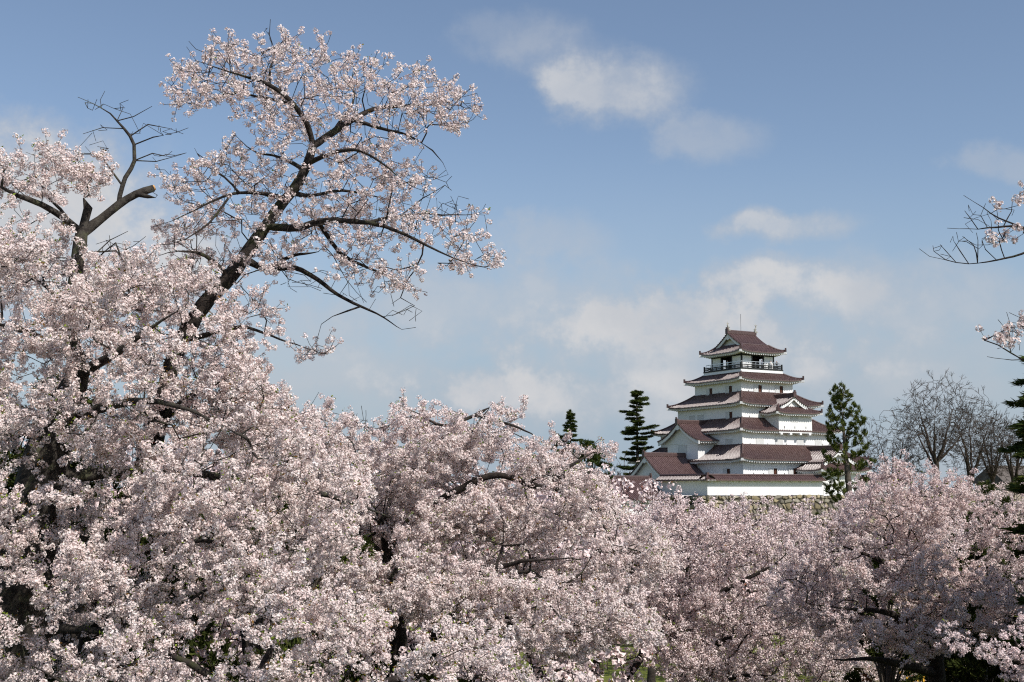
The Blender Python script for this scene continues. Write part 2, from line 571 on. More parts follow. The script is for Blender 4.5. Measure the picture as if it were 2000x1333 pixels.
def skirt_roof(par, A, B, a, b, ze, zt, k=.3, U=.35, label=None, cu=0, cv=0, sides='FRBL'):
    """hipped skirt roof round a storey: outer half sizes A,B, inner a,b. ze = tile edge height"""
    t = MB(); w = MB(); rd = MB()
    Du = A - a; Dv = B - b
    Lu = 3.2
    spec = {'F': ((-A + cu, -B + cv), (1, 0), (0, 1), 2 * A, Dv, Du), 'R': ((A + cu, -B + cv), (0, 1), (-1, 0), 2 * B, Du, Dv),
            'B': ((A + cu, B + cv), (-1, 0), (0, -1), 2 * A, Dv, Du), 'L': ((-A + cu, B + cv), (0, -1), (1, 0), 2 * B, Du, Dv)}
    for s in sides:
        E0, e, n, Wd, D, D2 = spec[s]
        slope(t, E0, e, n, Wd, D, ze, zt, D2, Wd - D2, k, U, Lu)
        eave_under(w, E0, e, n, Wd, ze - .16, U, Lu, D * .98)
    for su, sv_ in ((-1, -1), (1, -1), (1, 1), (-1, 1)):
        hip_ridge(rd, (su * A + cu, sv_ * B + cv), (su * a + cu, sv_ * b + cv), ze, zt, k, U)
        d = np.array([su, sv_]) / math.sqrt(2)
        w.box((su * (A - .1) + cu, sv_ * (B - .1) + cv, ze + U - .36), (.36, .17, .19), np.array([[d[0], d[1], 0], [-d[1], d[0], 0], [0, 0, 1]]))
    # top seam
    for P0, P1 in (((-a, -b), (a, -b)), ((a, -b), (a, b)), ((a, b), (-a, b)), ((-a, b), (-a, -b))):
        if 'F' in sides:
            q = np.array([[P0[0] + cu, P0[1] + cv, zt + .05], [P1[0] + cu, P1[1] + cv, zt + .05]])
            rd.tube(q, .10, 6)
    r = t.build('roof', M_tile, par)
    rd.build('ridge', M_ridge, r)
    w.build('eave_rafters', M_trim, r)
    return r


def walls(par, A, B, z0, z1, cu=0, cv=0, name='wall'):
    m = MB()
    P = [(-A + cu, -B + cv), (A + cu, -B + cv), (A + cu, B + cv), (-A + cu, B + cv)]
    V = [(x, y, z0) for x, y in P] + [(x, y, z1) for x, y in P]
    m.add(V, [[0, 1, 5, 4], [1, 2, 6, 5], [2, 3, 7, 6], [3, 0, 4, 7], [4, 5, 6, 7], [3, 2, 1, 0]])
    return m.build(name, M_plaster, par)


def gable_roof(par, c, ax, half, zr, ze, r0, r1, k=.35, gable_at=None, gable_drop=0, ridge_to=None, name='roof', over=.6, U=0.0, face_z=None, pend=True):
    """two-sided roof. ridge runs along unit vector ax (2d) from r0 to r1 through point c; half = half span.
    the gable with barge boards stands at the r1 end."""
    ax = np.array(ax, float); c = np.array(c, float)
    sd = np.array([-ax[1], ax[0]])
    t = MB(); w = MB(); rd = MB()
    for s in (1, -1):
        E0 = c + ax * (r0 if s > 0 else r1) + sd * half * s
        e = ax * s
        n = -sd * s
        slope(t, E0, e, n, r1 - r0, half, ze, zr, None, None, k, 0)
        eave_under(w, E0, e, n, r1 - r0, ze - .16, 0, 1, 1.2)
    # main ridge: stacked tiles
    a3 = np.array([[ax[0], ax[1], 0], [sd[0], sd[1], 0], [0, 0, 1]])
    mid = c + ax * (r0 + r1) / 2
    rd.box((*mid, zr + .20), ((r1 - r0) / 2 + .05, .17, .22), a3)
    rd.tube(np.array([[*(c + ax * (r0 - .05)), zr + .46], [*(c + ax * (r1 + .05)), zr + .46]]), .13, 8)
    en = c + ax * (r1 + .12)
    rd.box((*en, zr + .30), (.12, .30, .42), a3)
    rd.box((*(en + ax * .05), zr + .80), (.10, .13, .16), a3)
    # barge boards follow the curve
    q = np.linspace(0, 1, 9)
    z = ze + (zr - ze) * (q * (1 - k) + k * q * q)
    for s in (1, -1):
        xy = c + ax * (r1 - .14) + sd * s * half * (1 - q)[:, None]
        for off, th, zt_, zb_ in ((0, .10, -.07, -.52), ):
            V = []
            for j in range(9):
                for o in (-th, th):
                    p = xy[j] + ax * o
                    V.append((*p, z[j] + zt_)); V.append((*p, z[j] + zb_ - .10 * (1 - q[j])))
            F = []
            for j in range(8):
                b0 = j * 4; b1 = b0 + 4
                F += [[b0, b0 + 1, b1 + 1, b1], [b0 + 2, b1 + 2, b1 + 3, b0 + 3], [b0, b1, b1 + 2, b0 + 2], [b0 + 1, b0 + 3, b1 + 3, b1 + 1]]
            F += [[0, 2, 3, 1], [32, 33, 35, 34]]
            w.add(V, F)
        # verge tiles
        rd.tube(np.c_[xy + ax * .06, z + .08], .11, 6)
        for j in np.linspace(0.02, .98, int(half / .33)):
            zz = ze + (zr - ze) * (j * (1 - k) + k * j * j)
            pp = c + ax * (r1 - .0) + sd * s * half * (1 - j)
            rd.box((*pp, zz + .02), (.16, .09, .09), a3)
    # gable wall
    gz = np.array([0])
    gp = c + ax * (r1 - over)
    q = np.linspace(0, 1, 9)
    V = []; zb = (ze - .05) if face_z is None else face_z
    for s in (1, -1):
        for j in range(9):
            p = gp + sd * s * half * .985 * (1 - q[j])
            V.append((*p, max(zb, ze + (zr - ze) * (q[j] * (1 - k) + k * q[j] ** 2) - .12)))
    for s in (1, -1):
        for j in range(9):
            p = gp + sd * s * half * .985 * (1 - q[j]); V.append((*p, zb - .02))
    F = []
    for h in range(2):
        for j in range(8):
            a = h * 9 + j; F.append([a, a + 1, a + 19, a + 18])
    w.add(V, F)
    if pend:  # hanging pendant under the apex
        pp = c + ax * (r1 - .02)
        w.box((*pp, zr - .80), (.06, .20, .30), a3)
        w.box((*pp, zr - .86), (.05, .42, .12), a3)
    r = t.build(name, M_tile, par)
    rd.build('ridge', M_ridge, r)
    w.build('gable', M_trim, r)
    return r


keep = empty('castle_keep', CLOC, CROT)
tag(keep, 'white five storey Japanese castle keep with red brown tiled roofs above the stone wall', 'castle')

# storeys (half sizes along u, v) and heights relative to eye
D_ = (11.45, 13.2); C_ = (9.1, 10.38); B_ = (7.19, 8.12); A_ = (5.3, 5.89); T_ = (3.3, 3.7)
walls(keep, *D_, -1.2, 4.72)
walls(keep, *C_, 5.9, 9.32)
walls(keep, *B_, 10.2, 13.55)
walls(keep, *A_, 14.4, 17.55)
skirt_roof(keep, 12.66, 14.46, *C_, 4.04 + .28, 6.62)
skirt_roof(keep, 10.1, 11.4, *B_, 8.66 + .25, 10.84)
skirt_roof(keep, 8.3, 9.33, *A_, 12.88 + .22, 15.1)
skirt_roof(keep, 6.43, 7.09, 4.15, 4.55, 16.95 + .20, 18.45)

# top storey: timber frame, white panels, open middle bays
m = MB()
zt0, zt1 = 18.95, 21.75
for s in (-1, 1):
    for f in (-1.0, -.36, .36, 1.0):
        m.box((T_[0] * f, s * T_[1], (zt0 + zt1) / 2), (.11, .11, (zt1 - zt0) / 2))
        if abs(f) < 1: m.box((s * T_[0], T_[1] * f, (zt0 + zt1) / 2), (.11, .11, (zt1 - zt0) / 2))
    m.box((0, s * T_[1], zt1 - .42), (T_[0] + .1, .125, .14)); m.box((s * T_[0], 0, zt1 - .42), (.125, T_[1] + .1, .14))
    m.box((0, s * T_[1], zt0 + .14), (T_[0] + .1, .122, .12)); m.box((s * T_[0], 0, zt0 + .14), (.122, T_[1] + .1, .12))
m.build('timber_frame', M_dark, keep)
m = MB()
for s in (-1, 1):
    for f in (-.68, .68):
        m.box((T_[0] * f, s * T_[1], 20.2), (T_[0] * .32 - .13, .05, 1.1))
        m.box((s * T_[0], T_[1] * f, 20.2), (.05, T_[1] * .32 - .13, 1.1))
    m.box((0, s * T_[1], 21.6), (T_[0], .06, .12)); m.box((s * T_[0], 0, 21.6), (.06, T_[1], .12))
m.build('wall_panel', M_plaster, keep)
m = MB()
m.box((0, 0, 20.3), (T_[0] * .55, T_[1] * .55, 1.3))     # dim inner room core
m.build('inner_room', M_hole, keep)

# balcony: deck, black rail, steel guard rail
deck = MB(); deck.box((0, 0, 18.74), (4.32, 4.72, .20)); deck.box((0, 0, 18.50), (4.45, 4.85, .07))
dk = deck.build('balcony', M_trim, keep)
rl = MB(); gd = MB()
ba, bb = 4.22, 4.62
for zz, hh in ((19.10, .055), (19.36, .045), (19.62, .065)):
    for s in (-1, 1):
        rl.box((0, s * bb, zz), (ba + .15, .06, hh)); rl.box((s * ba, 0, zz), (.058, bb + .15, hh))
rl.box((0, -bb - .1, 18.98), (ba + .2, .06, .07)); rl.box((-ba - .1, 0, 18.98), (.06, bb + .2, .07))
for s in (-1, 1):
    for f in np.linspace(-1, 1, 7):
        w_ = .11 if abs(f) > .99 else .055
        h_ = .50 if abs(f) > .99 else .34
        rl.box((ba * f, s * bb, 18.94 + h_), (w_, w_ + .002, h_))
        if abs(f) < .99: rl.box((s * ba, bb * f, 18.94 + h_), (w_, w_, h_))
for s in (-1, 1):
    for f in np.linspace(-1, 1, 9):
        gd.box(((ba - .2) * f, s * (bb - .2), 19.55), (.022, .022, .6)); gd.box((s * (ba - .2), (bb - .2) * f, 19.55), (.022, .022, .6))
    gd.box((0, s * (bb - .2), 20.17), (ba - .2, .03, .035)); gd.box((s * (ba - .2), 0, 20.17), (.03, bb - .2, .035))
    gd.box((0, s * (bb - .2), 19.80), (ba - .2, .015, .02)); gd.box((s * (ba - .2), 0, 19.80), (.015, bb - .2, .02))
rl.build('railing', M_dark, keep)
gd.build('guard_rail', M_metal, keep)

# top roof: hip and gable
skr = skirt_roof(keep, 4.65, 5.1, 2.75, 3.2, 21.6 + .15, 23.05, k=.25, U=.38)
gable_roof(keep, (0, 0), (-1, 0), 3.25, 25.15, 23.0, -2.9, 3.0, k=.22, over=.75, face_z=22.8)
m = MB()  # far gable wall
m.add([(2.5, -3.1, 22.8), (2.5, 3.1, 22.8), (2.5, 0, 25.0)], [[0, 1, 2]])
m.build('gable', M_trim, keep)
# roof fish ornaments
for s in (-1, 1):
    m = MB()
    x = s * 2.85
    P = [(x, 0, 25.6), (x - s * .06, 0, 25.9), (x + s * .04, 0, 26.2), (x + s * .16, 0, 26.5), (x + s * .05, 0, 26.8)]
    m.tube(np.array(P), [.24, .20, .15, .09, .03], 7)
    m.add([(x + s * .05, 0, 26.55), (x - s * .32, .05, 26.95), (x, 0, 26.75)], [[0, 1, 2]])
    m.add([(x + s * .05, 0.02, 26.5), (x + s * .48, -.05, 26.88), (x + s * .1, 0, 26.75)], [[0, 1, 2]])
    m.add([(x + s * .02, 0.0, 26.6), (x + s * .10, .0, 27.15), (x + s * .2, 0, 26.6)], [[0, 1, 2]])
    m.add([(x, .1, 25.95), (x - s * .38, .22, 26.15), (x, .1, 26.12)], [[0, 1, 2]])
    m.add([(x, -.1, 25.95), (x - s * .1, -.42, 26.15), (x, -.1, 26.12)], [[0, 1, 2]])
    m.box((x, 0, 25.66), (.30, .24, .10))
    m.build('roof_fish_ornament', M_orna, keep)
m = MB(); m.tube(np.array([(-.2, 0, 25.5), (-.2, 0, 28.5)]), .028, 5); m.build('antenna', M_dark, keep)


def win(par, zx, zy, u=None, v=None, w=.74, h=1.12, shutter=True, pan=True):
    """open window with sliding shutter standing beside it"""
    uu, vv, zz = on_face(zx, zy, u=u, v=v)
    if u is not None: n = np.array([-1, 0]); t = np.array([0, 1.0])      # left of the picture = +v
    else: n = np.array([0, -1.0]); t = np.array([-1.0, 0])
    ax3 = np.array([[t[0], t[1], 0], [n[0], n[1], 0], [0, 0, 1]])
    m = MB()
    p = np.array([uu, vv])
    m.box((*(p + n * .012), zz), (w / 2, .012, h / 2), ax3, 0)          # dark opening
    for s in (-1, 1):
        m.box((*(p + n * .035 + t * s * (w / 2 + .03)), zz), (.03, .045, h / 2 + .05), ax3, 1)
        m.box((*(p + n * .035), zz + s * (h / 2 + .03)), (w / 2, .045, .03), ax3, 1)
    m.box((*(p + n * .03 + t * .0), zz), (w * .26, .012, h / 2 - .03), ax3, 2)
    o = m.build('window', [M_hole, M_trim, M_shutterwood], par)
    if shutter:
        s_ = MB(); s_.box((*(p + n * .05 + t * (w / 2 + .48)), zz + .02), (.42, .045, h / 2 + .03), ax3)
        s_.build('shutter', M_shutter, o)


def panel(par, zx, zy, u=None, v=None, w=1.4, h=1.0):
    uu, vv, zz = on_face(zx, zy, u=u, v=v)
    if u is not None: n = np.array([-1, 0]); t = np.array([0, 1.0])
    else: n = np.array([0, -1.0]); t = np.array([-1.0, 0])
    ax3 = np.array([[t[0], t[1], 0], [n[0], n[1], 0], [0, 0, 1]])
    m = MB(); p = np.array([uu, vv])
    m.box((*(p + n * .02), zz), (w / 2, .035, h / 2), ax3)
    m.box((*(p + n * .04), zz + h / 2 + .03), (w / 2 + .06, .05, .03), ax3)
    m.box((*(p + n * .058 + t * .02), zz), (.012, .004, h / 2), ax3)
    m.build('closed_shutter', M_shutter, par)


def loophole(par, zx, zy, u=None, v=None):
    uu, vv, zz = on_face(zx, zy, u=u, v=v)
    if u is not None: n = np.array([-1, 0]); t = np.array([0, 1.0])
    else: n = np.array([0, -1.0]); t = np.array([-1.0, 0])
    ax3 = np.array([[t[0], t[1], 0], [n[0], n[1], 0], [0, 0, 1]])
    m = MB(); m.box((uu + n[0] * .01, vv + n[1] * .01, zz), (.055, .012, .17), ax3)
    m.build('loophole', M_hole, par)


for zx, zy in ((763, 552), (891, 537)): win(keep, zx, zy, u=-A_[0])
for zx, zy in ((1080, 532), (1218, 538)): win(keep, zx, zy, v=-A_[1])
win(keep, 893, 706, u=-B_[0])
win(keep, 878, 1077, u=-D_[0])
for zx, zy in ((1180, 1075), (1308, 1075)): win(keep, zx, zy, v=-D_[1])
for zx, zy in ((640, 730), (694, 725)): panel(keep, zx, zy, u=-B_[0], h=1.0, w=1.5)
panel(keep, 880, 885, u=-C_[0], w=1.7, h=1.1)
for zx, zy in ((1080, 877), (1205, 880), (1345, 882), (1462, 882)): panel(keep, zx, zy, v=-C_[1], w=1.5)
for zx, zy in ((697, 575), (815, 559), (938, 545)): loophole(keep, zx, zy, u=-A_[0])
for zx, zy in ((1007, 547), (1140, 550)): loophole(keep, zx, zy, v=-A_[1])
for zx, zy in ((757, 734), (938, 717)): loophole(keep, zx, zy, u=-B_[0])
loophole(keep, 1012, 715, v=-B_[1])
loophole(keep, 943, 896, u=-C_[0])
for zx, zy in ((1017, 893), (1132, 895), (1252, 896), (1370, 897), (1490, 898)): loophole(keep, zx, zy, v=-C_[1])
loophole(keep, 925, 1090, u=-D_[0])
for zx, zy in ((1040, 1087), (1105, 1088), (1240, 1088)): loophole(keep, zx, zy, v=-D_[1])


def bay(cu, cv, hu, hv, z0, z1):
    o = walls(keep, hu, hv, z0, z1, cu, cv, 'bay_wall')
    return o


# left bay with the big curved gable
bay(-10.2, .3, 2.1, 3.9, 3.95, 7.35)
gable_roof(keep, (0, .35), (-1, 0), 5.25, 10.25, 7.45, 6.6, 13.2, k=.55, over=.85, face_z=7.0)
panel(keep, 577, 933, u=-12.3, w=2.3, h=1.5)
m = MB()
m.box((-12.36, -3.2, 3.9), (.12, .35, .10)); m.box((-12.36, 3.6, 3.9), (.12, .35, .10)); m.box((-12.34, .3, 3.93), (.08, 3.9, .06))
m.build('bay_sill', M_trim, keep)

# right bay with hip-and-gable roof
bay(.7, -8.9, 3.38, 2.45, 8.55, 12.1)
gable_roof(keep, (.7, 0), (0, -1), 2.75, 14.25, 12.75, 5.6, 11.2, k=.45, over=.5, face_z=12.5, pend=False)


def half_skirt(cu, hw, vf, vb, ze, zt, run, U=.3, k=.3):
    """skirt on three sides of a bay that projects towards -v"""
    t = MB(); w = MB(); rds = []
    Wd = 2 * hw
    slope(t, (cu - hw, vf), (1, 0), (0, 1), Wd, run, ze, zt, run, Wd - run, k, U, 2.2)
    eave_under(w, (cu - hw, vf), (1, 0), (0, 1), Wd, ze - .16, U, 2.2, 1.0)
    L = vb - vf
    slope(t, (cu - hw, vb), (0, -1), (1, 0), L, run, ze, zt, 0, L - run, k, U, 2.2)
    eave_under(w, (cu - hw, vb), (0, -1), (1, 0), L, ze - .16, U, 2.2, 1.0)
    slope(t, (cu + hw, vf), (0, 1), (-1, 0), L, run, ze, zt, run, L, k, U, 2.2)
    eave_under(w, (cu + hw, vf), (0, 1), (-1, 0), L, ze - .16, U, 2.2, 1.0)
    for s in (-1, 1):
        rd = MB(); rds.append(rd)
        hip_ridge(rd, (cu + s * hw, vf), (cu + s * (hw - run), vf + run), ze, zt, k, U, .13)
        d = np.array([s, -1]) / math.sqrt(2)
        w.box((cu + s * (hw - .1), vf + .1, ze + U - .36), (.33, .15, .17), np.array([[d[0], d[1], 0], [-d[1], d[0], 0], [0, 0, 1]]))
    r = t.build('roof', M_tile, keep)
    for rd in rds: rd.build('ridge', M_ridge, r)
    w.build('eave_rafters', M_trim, r)


half_skirt(.7, 4.5, -12.35, -8.0, 11.62, 12.95, 2.05)
for uo in (-2.2, -.3, 1.7, 3.6):
    m = MB(); m.box((.7 + uo - .7, -10.9, 8.40), (.22, .52, .14)); m.build('bay_bracket', M_trim, keep)
panel(keep, 1305, 727, v=-11.35, w=1.5, h=1.0)
for zx, zy in ((1240, 783), (1308, 785), (1380, 787)): loophole(keep, zx, zy, v=-11.35)
for uu_ in (-12.4, ):
    pass

# entrance wing low on the right
bay(3.5, -15.5, 3.75, 2.5, -1.2, 3.3)
gable_roof(keep, (3.5, 0), (0, -1), 3.3, 6.0, 3.95, 8.0, 17.9, k=.45, over=.6, face_z=3.6, pend=True)
half_skirt(3.5, 4.9, -19.1, -13.1, 2.75, 4.15, 2.2, U=.3)

# people on the balcony
def person(u, v, z, top, h=1.66, arm=.3, face=0.0):
    mats = [M_skin, top, M_cloth_d, M_hair]
    o = empty('person', (0, 0, 0))
    bm_v = [(0, 0, .92), (0, 0, 1.12), (0, 0, 1.36), (0, 0, 1.46), (0, 0, 1.56), (0, .02, 1.66),
            (.20, 0, 1.38), (.25, .02, 1.10), (.20, -.22 * arm * 2, .98), (-.20, 0, 1.38), (-.25, .02, 1.10), (-.20, -.22 * arm * 2, .98),
            (.10, 0, .88), (.11, -.02, .48), (.11, 0, .08), (-.10, 0, .88), (-.11, -.02, .48), (-.11, 0, .08)]
    ed = [(0, 1), (1, 2), (2, 3), (3, 4), (4, 5), (2, 6), (6, 7), (7, 8), (2, 9), (9, 10), (10, 11), (0, 12), (12, 13), (13, 14), (0, 15), (15, 16), (16, 17)]
    rr = [.15, .14, .15, .06, .10, .08, .065, .05, .035, .065, .05, .035, .095, .065, .05, .095, .065, .05]
    me = bpy.data.meshes.new('person')
    me.from_pydata(bm_v, ed, [])
    b = bpy.data.objects.new('person', me); COL.objects.link(b)
    md = b.modifiers.new('skin', 'SKIN')
    for i, r_ in enumerate(rr): me.skin_vertices[0].data[i].radius = (r_, r_ * .8)
    me.skin_vertices[0].data[0].use_root = True
    ss = b.modifiers.new('sub', 'SUBSURF'); ss.levels = 1; ss.render_levels = 1
    dg = bpy.context.evaluated_depsgraph_get()
    em = bpy.data.meshes.new_from_object(b.evaluated_get(dg))
    for m_ in mats: em.materials.append(m_)
    n = len(em.polygons); mi = []
    for p in em.polygons:
        c = p.center
        if c.z > 1.62 or (c.z > 1.5 and c.y > .03): k_ = 3
        elif c.z > 1.44 or (c.z < 1.02 and abs(c.x) > .17): k_ = 0
        elif c.z > .90: k_ = 1
        else: k_ = 2
        mi.append(k_)
    em.materials.clear()
    for m_ in mats: em.materials.append(m_)
    em.polygons.foreach_set('material_index', mi)
    em.polygons.foreach_set('use_smooth', [True] * n)
    bpy.data.objects.remove(b); bpy.data.objects.remove(o)
    ob = bpy.data.objects.new('person', em); COL.objects.link(ob)
    w2 = np.array([CX, CY]) + u * UA + v * VA
    ob.location = (w2[0], w2[1], EYE + z); ob.rotation_euler = (0, 0, CROT + face)
    s = h / 1.7; ob.scale = (s, s, s)
    return ob


dz = 18.94
people = [((1092, 4.0), M_cloth_b, 'person in dark blue grey top at the rail before the open bay', 0.2),
          ((1152, 4.0), M_cloth_w, 'person in pale clothes leaning at the rail beside the white panel', 0.0),
          ((1205, 4.0), M_cloth_d, 'person in black clothes standing at the far right corner of the balcony', -.3)]
for (zx, _), top, lab, fc in people:
    uu, vv, zz = on_face(zx, 375, v=-4.05)
    tag(person(min(uu, 3.7), -4.05, dz, top, face=fc), lab, 'person', 'visitors on the castle balcony')
uu, vv, zz = on_face(868, 375, u=-3.75)
tag(person(-3.7, vv, dz, M_cloth_w, face=R(-90)), 'person in light grey top at the rail on the shaded balcony side', 'person', 'visitors on the castle balcony')

# side turret with steep gable, left of the keep
tur = empty('gabled_turret', CLOC, CROT)
tag(tur, 'lower white castle turret with a steep red brown gable roof left of the keep', 'turret')
walls(tur, 3.7, 3.7, -2.0, 2.05, -15.7, -.45)
gable_roof(tur, (0, -.45), (-1, 0), 4.6, 5.0, 1.75, 11.6, 20.2, k=.22, over=.75, face_z=1.6)
m = MB(); m.box((-13.2, -5.2, 1.9), (.5, .4, .35)); m.build('vent_box', M_trim, tur)

# corridor turret further left and lower
cor = empty('corridor_turret', CLOC, CROT)
tag(cor, 'long low castle corridor with red brown roof left of the stone wall', 'building')
walls(cor, 9.0, 3.6, -6.5, -1.35, -31.8, -4.9)
gable_roof(cor, (0, -4.9), (1, 0), 4.6, 1.35, -1.5, -42, -22.45, k=.2, over=.6, face_z=-1.6, pend=False)
m = MB(); m.box((-31.8, -4.9, -10.0), (9.3, 3.9, 3.5)); m.build('stone_footing', M_stoneh, cor)

# white roofed parapet wall on the stone base
pw = empty('plaster_wall', CLOC, CROT)
tag(pw, 'long white plaster wall with small tiled cap running along the top of the stone base', 'wall')
m = MB()
m.span((-22.0, -18.0, -.93), (-.3, -17.55, 1.15)); m.span((7.3, -18.0, -.93), (17.5, -17.55, 1.15))
m.span((-22.0, -17.55, -.93), (-21.55, -7.0, 1.15)); m.build('wall', M_plaster, pw)
t = MB(); rd = MB(); w = MB()
for (P, e, n, L, q0, q1) in (((-22.75, -18.75), (1, 0), (0, 1), 22.4, .97, 22.4), ((7.3, -18.75), (1, 0), (0, 1), 10.8, 0, 10.8), ((-22.75, -6.6), (0, -1), (1, 0), 12.15, 0, 11.18)):
    slope(t, P, e, n, L, .97, 1.28, 1.88, q0, q1, .1, 0)
    Q = np.array(P) + np.array(n) * 1.94
    slope(t, tuple(Q + np.array(e) * L), (-e[0], -e[1]), (-n[0], -n[1]), L, .97, 1.28, 1.88, None, None, .1, 0)
    A0 = np.array(P) + np.array(n) * .97
    rd.tube(np.array([[*(A0 + np.array(e) * q0), 1.98], [*(A0 + np.array(e) * (q1 if q1 < L else L)), 1.98]]), .15, 6)
    for x in np.arange(.9, L, 1.9):
        c = np.array(P) + np.array(e) * x + np.array(n) * .5
        w.box((*c, 1.07), (.10, .10, .10))
    c = np.array(P) + np.array(e) * L / 2 + np.array(n) * .97
    ax3 = np.array([[e[0], e[1], 0], [n[0], n[1], 0], [0, 0, 1]])
    w.box((*c, 1.20), (L / 2, .75, .045), ax3)
rd.tube(np.array([(-22.75, -18.75, 1.36), (-21.78, -17.78, 1.98)]), .13, 6)
rd.box((-21.8, -17.8, 2.08), (.2, .2, .2))
r = t.build('roof', M_tile, pw); rd.build('ridge', M_ridge, r); w.build('eave', M_trim, r)

# stone base: battered rubble wall, every stone modelled
sb = empty('stone_wall', CLOC, CROT)
tag(sb, 'battered rubble stone wall of rounded ochre boulders carrying the white castle wall', 'stone wall')
zt_, zb_, bat = -.95, -13.2, .32
x0, x1, y0, y1 = -22.7, 18.2, -18.7, 19.0
H = zt_ - zb_
m = MB()
g_ = H * bat
m.add([(x0, y0, zt_ - .1), (x1, y0, zt_ - .1), (x1, y1, zt_ - .1), (x0, y1, zt_ - .1), (x0 - g_, y0 - g_, zb_), (x1 + g_, y0 - g_, zb_), (x1 + g_, y1 + g_, zb_), (x0 - g_, y1 + g_, zb_)],
      [[0, 1, 2, 3], [4, 5, 1, 0], [5, 6, 2, 1], [6, 7, 3, 2], [7, 4, 0, 3]])
m.build('core', M_stoneh, sb)
m = MB()
rr_ = np.random.RandomState(5)


def stones(fp, L, rows):
    """fp(s,h)->point on the face, s along, h depth below the top; returns irregular boulders"""
    h = 0.0
    for r_ in range(rows):
        hh = rr_.uniform(.50, .95)
        s = -rr_.uniform(0, .5)
        while s < L:
            w_ = rr_.uniform(.45, 1.0) if rr_.rand() < .6 else rr_.uniform(1.0, 1.9)
            cs, ch = s + w_ / 2, h + hh / 2 + rr_.uniform(-.10, .10)
            P, e, n_, up = fp(cs, ch)
            k = rr_.randint(6, 9)
            th = np.sort(rr_.uniform(0, 2 * math.pi, k) * .25 + np.arange(k) * 2 * math.pi / k)
            rx, ry = w_ / 2 * 1.02, hh / 2 * 1.08
            rad = 1 / np.maximum(np.abs(np.cos(th)), np.abs(np.sin(th))) ** .55
            tilt = rr_.uniform(-.25, .25)
            lx = np.cos(th) * rad * rx * rr_.uniform(.86, 1.0, k); ly = np.sin(th) * rad * ry * rr_.uniform(.86, 1.0, k)
            x = lx * math.cos(tilt) - ly * math.sin(tilt); y = lx * math.sin(tilt) + ly * math.cos(tilt)
            dep = rr_.uniform(.10, .26)
            rings = []
            for sc_, dd in ((1.0, -.06), (.96, dep * .55), (.72, dep)):
                rings.append(P + (x * sc_)[:, None] * e + (y * sc_)[:, None] * up + n_ * dd)
            V = np.concatenate(rings + [(P + n_ * (dep + .02))[None]])
            F = []
            for ring in range(2):
                for j in range(k):
                    F.append([ring * k + j, ring * k + (j + 1) % k, (ring + 1) * k + (j + 1) % k, (ring + 1) * k + j])
            base = np.array([[.32, .265, .16], [.27, .235, .165], [.37, .31, .20], [.22, .20, .15], [.30, .27, .21]])[rr_.randint(5)] * rr_.uniform(.55, 1.2)
            m.add(V, F, col=np.tile(base, (len(V), 1)))
            m.add(V[2 * k:], [[j, (j + 1) % k, k] for j in range(k)], col=np.tile(base, (k + 1, 1)))
            s += w_ * .97
        h += hh * .93


nf = np.array([0, -1, bat]) / math.hypot(1, bat); uf = np.array([0, bat, 1]) / math.hypot(1, bat)
nl_ = np.array([-1, 0, bat]) / math.hypot(1, bat); ul_ = np.array([bat, 0, 1]) / math.hypot(1, bat)
stones(lambda s, h: (np.array([x0 + s - .6, y0 - h * bat, zt_ - h]), np.array([1., 0, 0]), nf, uf), x1 - x0 + 1.5, 17)
stones(lambda s, h: (np.array([x0 - h * bat, y0 + s - .6, zt_ - h]), np.array([0, -1., 0]), nl_, ul_), 22, 17)
m.build('stones', M_stone, sb)
# ------------------------------------------------------------------ trees
def catmull(P, step):
    P = np.asarray(P, float)
    if len(P) < 3:
        n = max(2, int(np.linalg.norm(P[-1][:3] - P[0][:3]) / step) + 1)
        return P[0] + np.linspace(0, 1, n)[:, None] * (P[-1] - P[0])
    Q = np.concatenate([[2 * P[0] - P[1]], P, [2 * P[-1] - P[-2]]])
    out = []
    for i in range(1, len(Q) - 2):
        n = max(1, int(np.linalg.norm(Q[i + 1][:3] - Q[i][:3]) / step))
        t = np.arange(n)[:, None] / n
        p0, p1, p2, p3 = Q[i - 1], Q[i], Q[i + 1], Q[i + 2]
        out.append(.5 * (2 * p1 + (p2 - p0) * t + (2 * p0 - 5 * p1 + 4 * p2 - p3) * t ** 2 + (3 * p1 - p0 - 3 * p2 + p3) * t ** 3))
    out.append(P[-1][None])
    return np.concatenate(out)


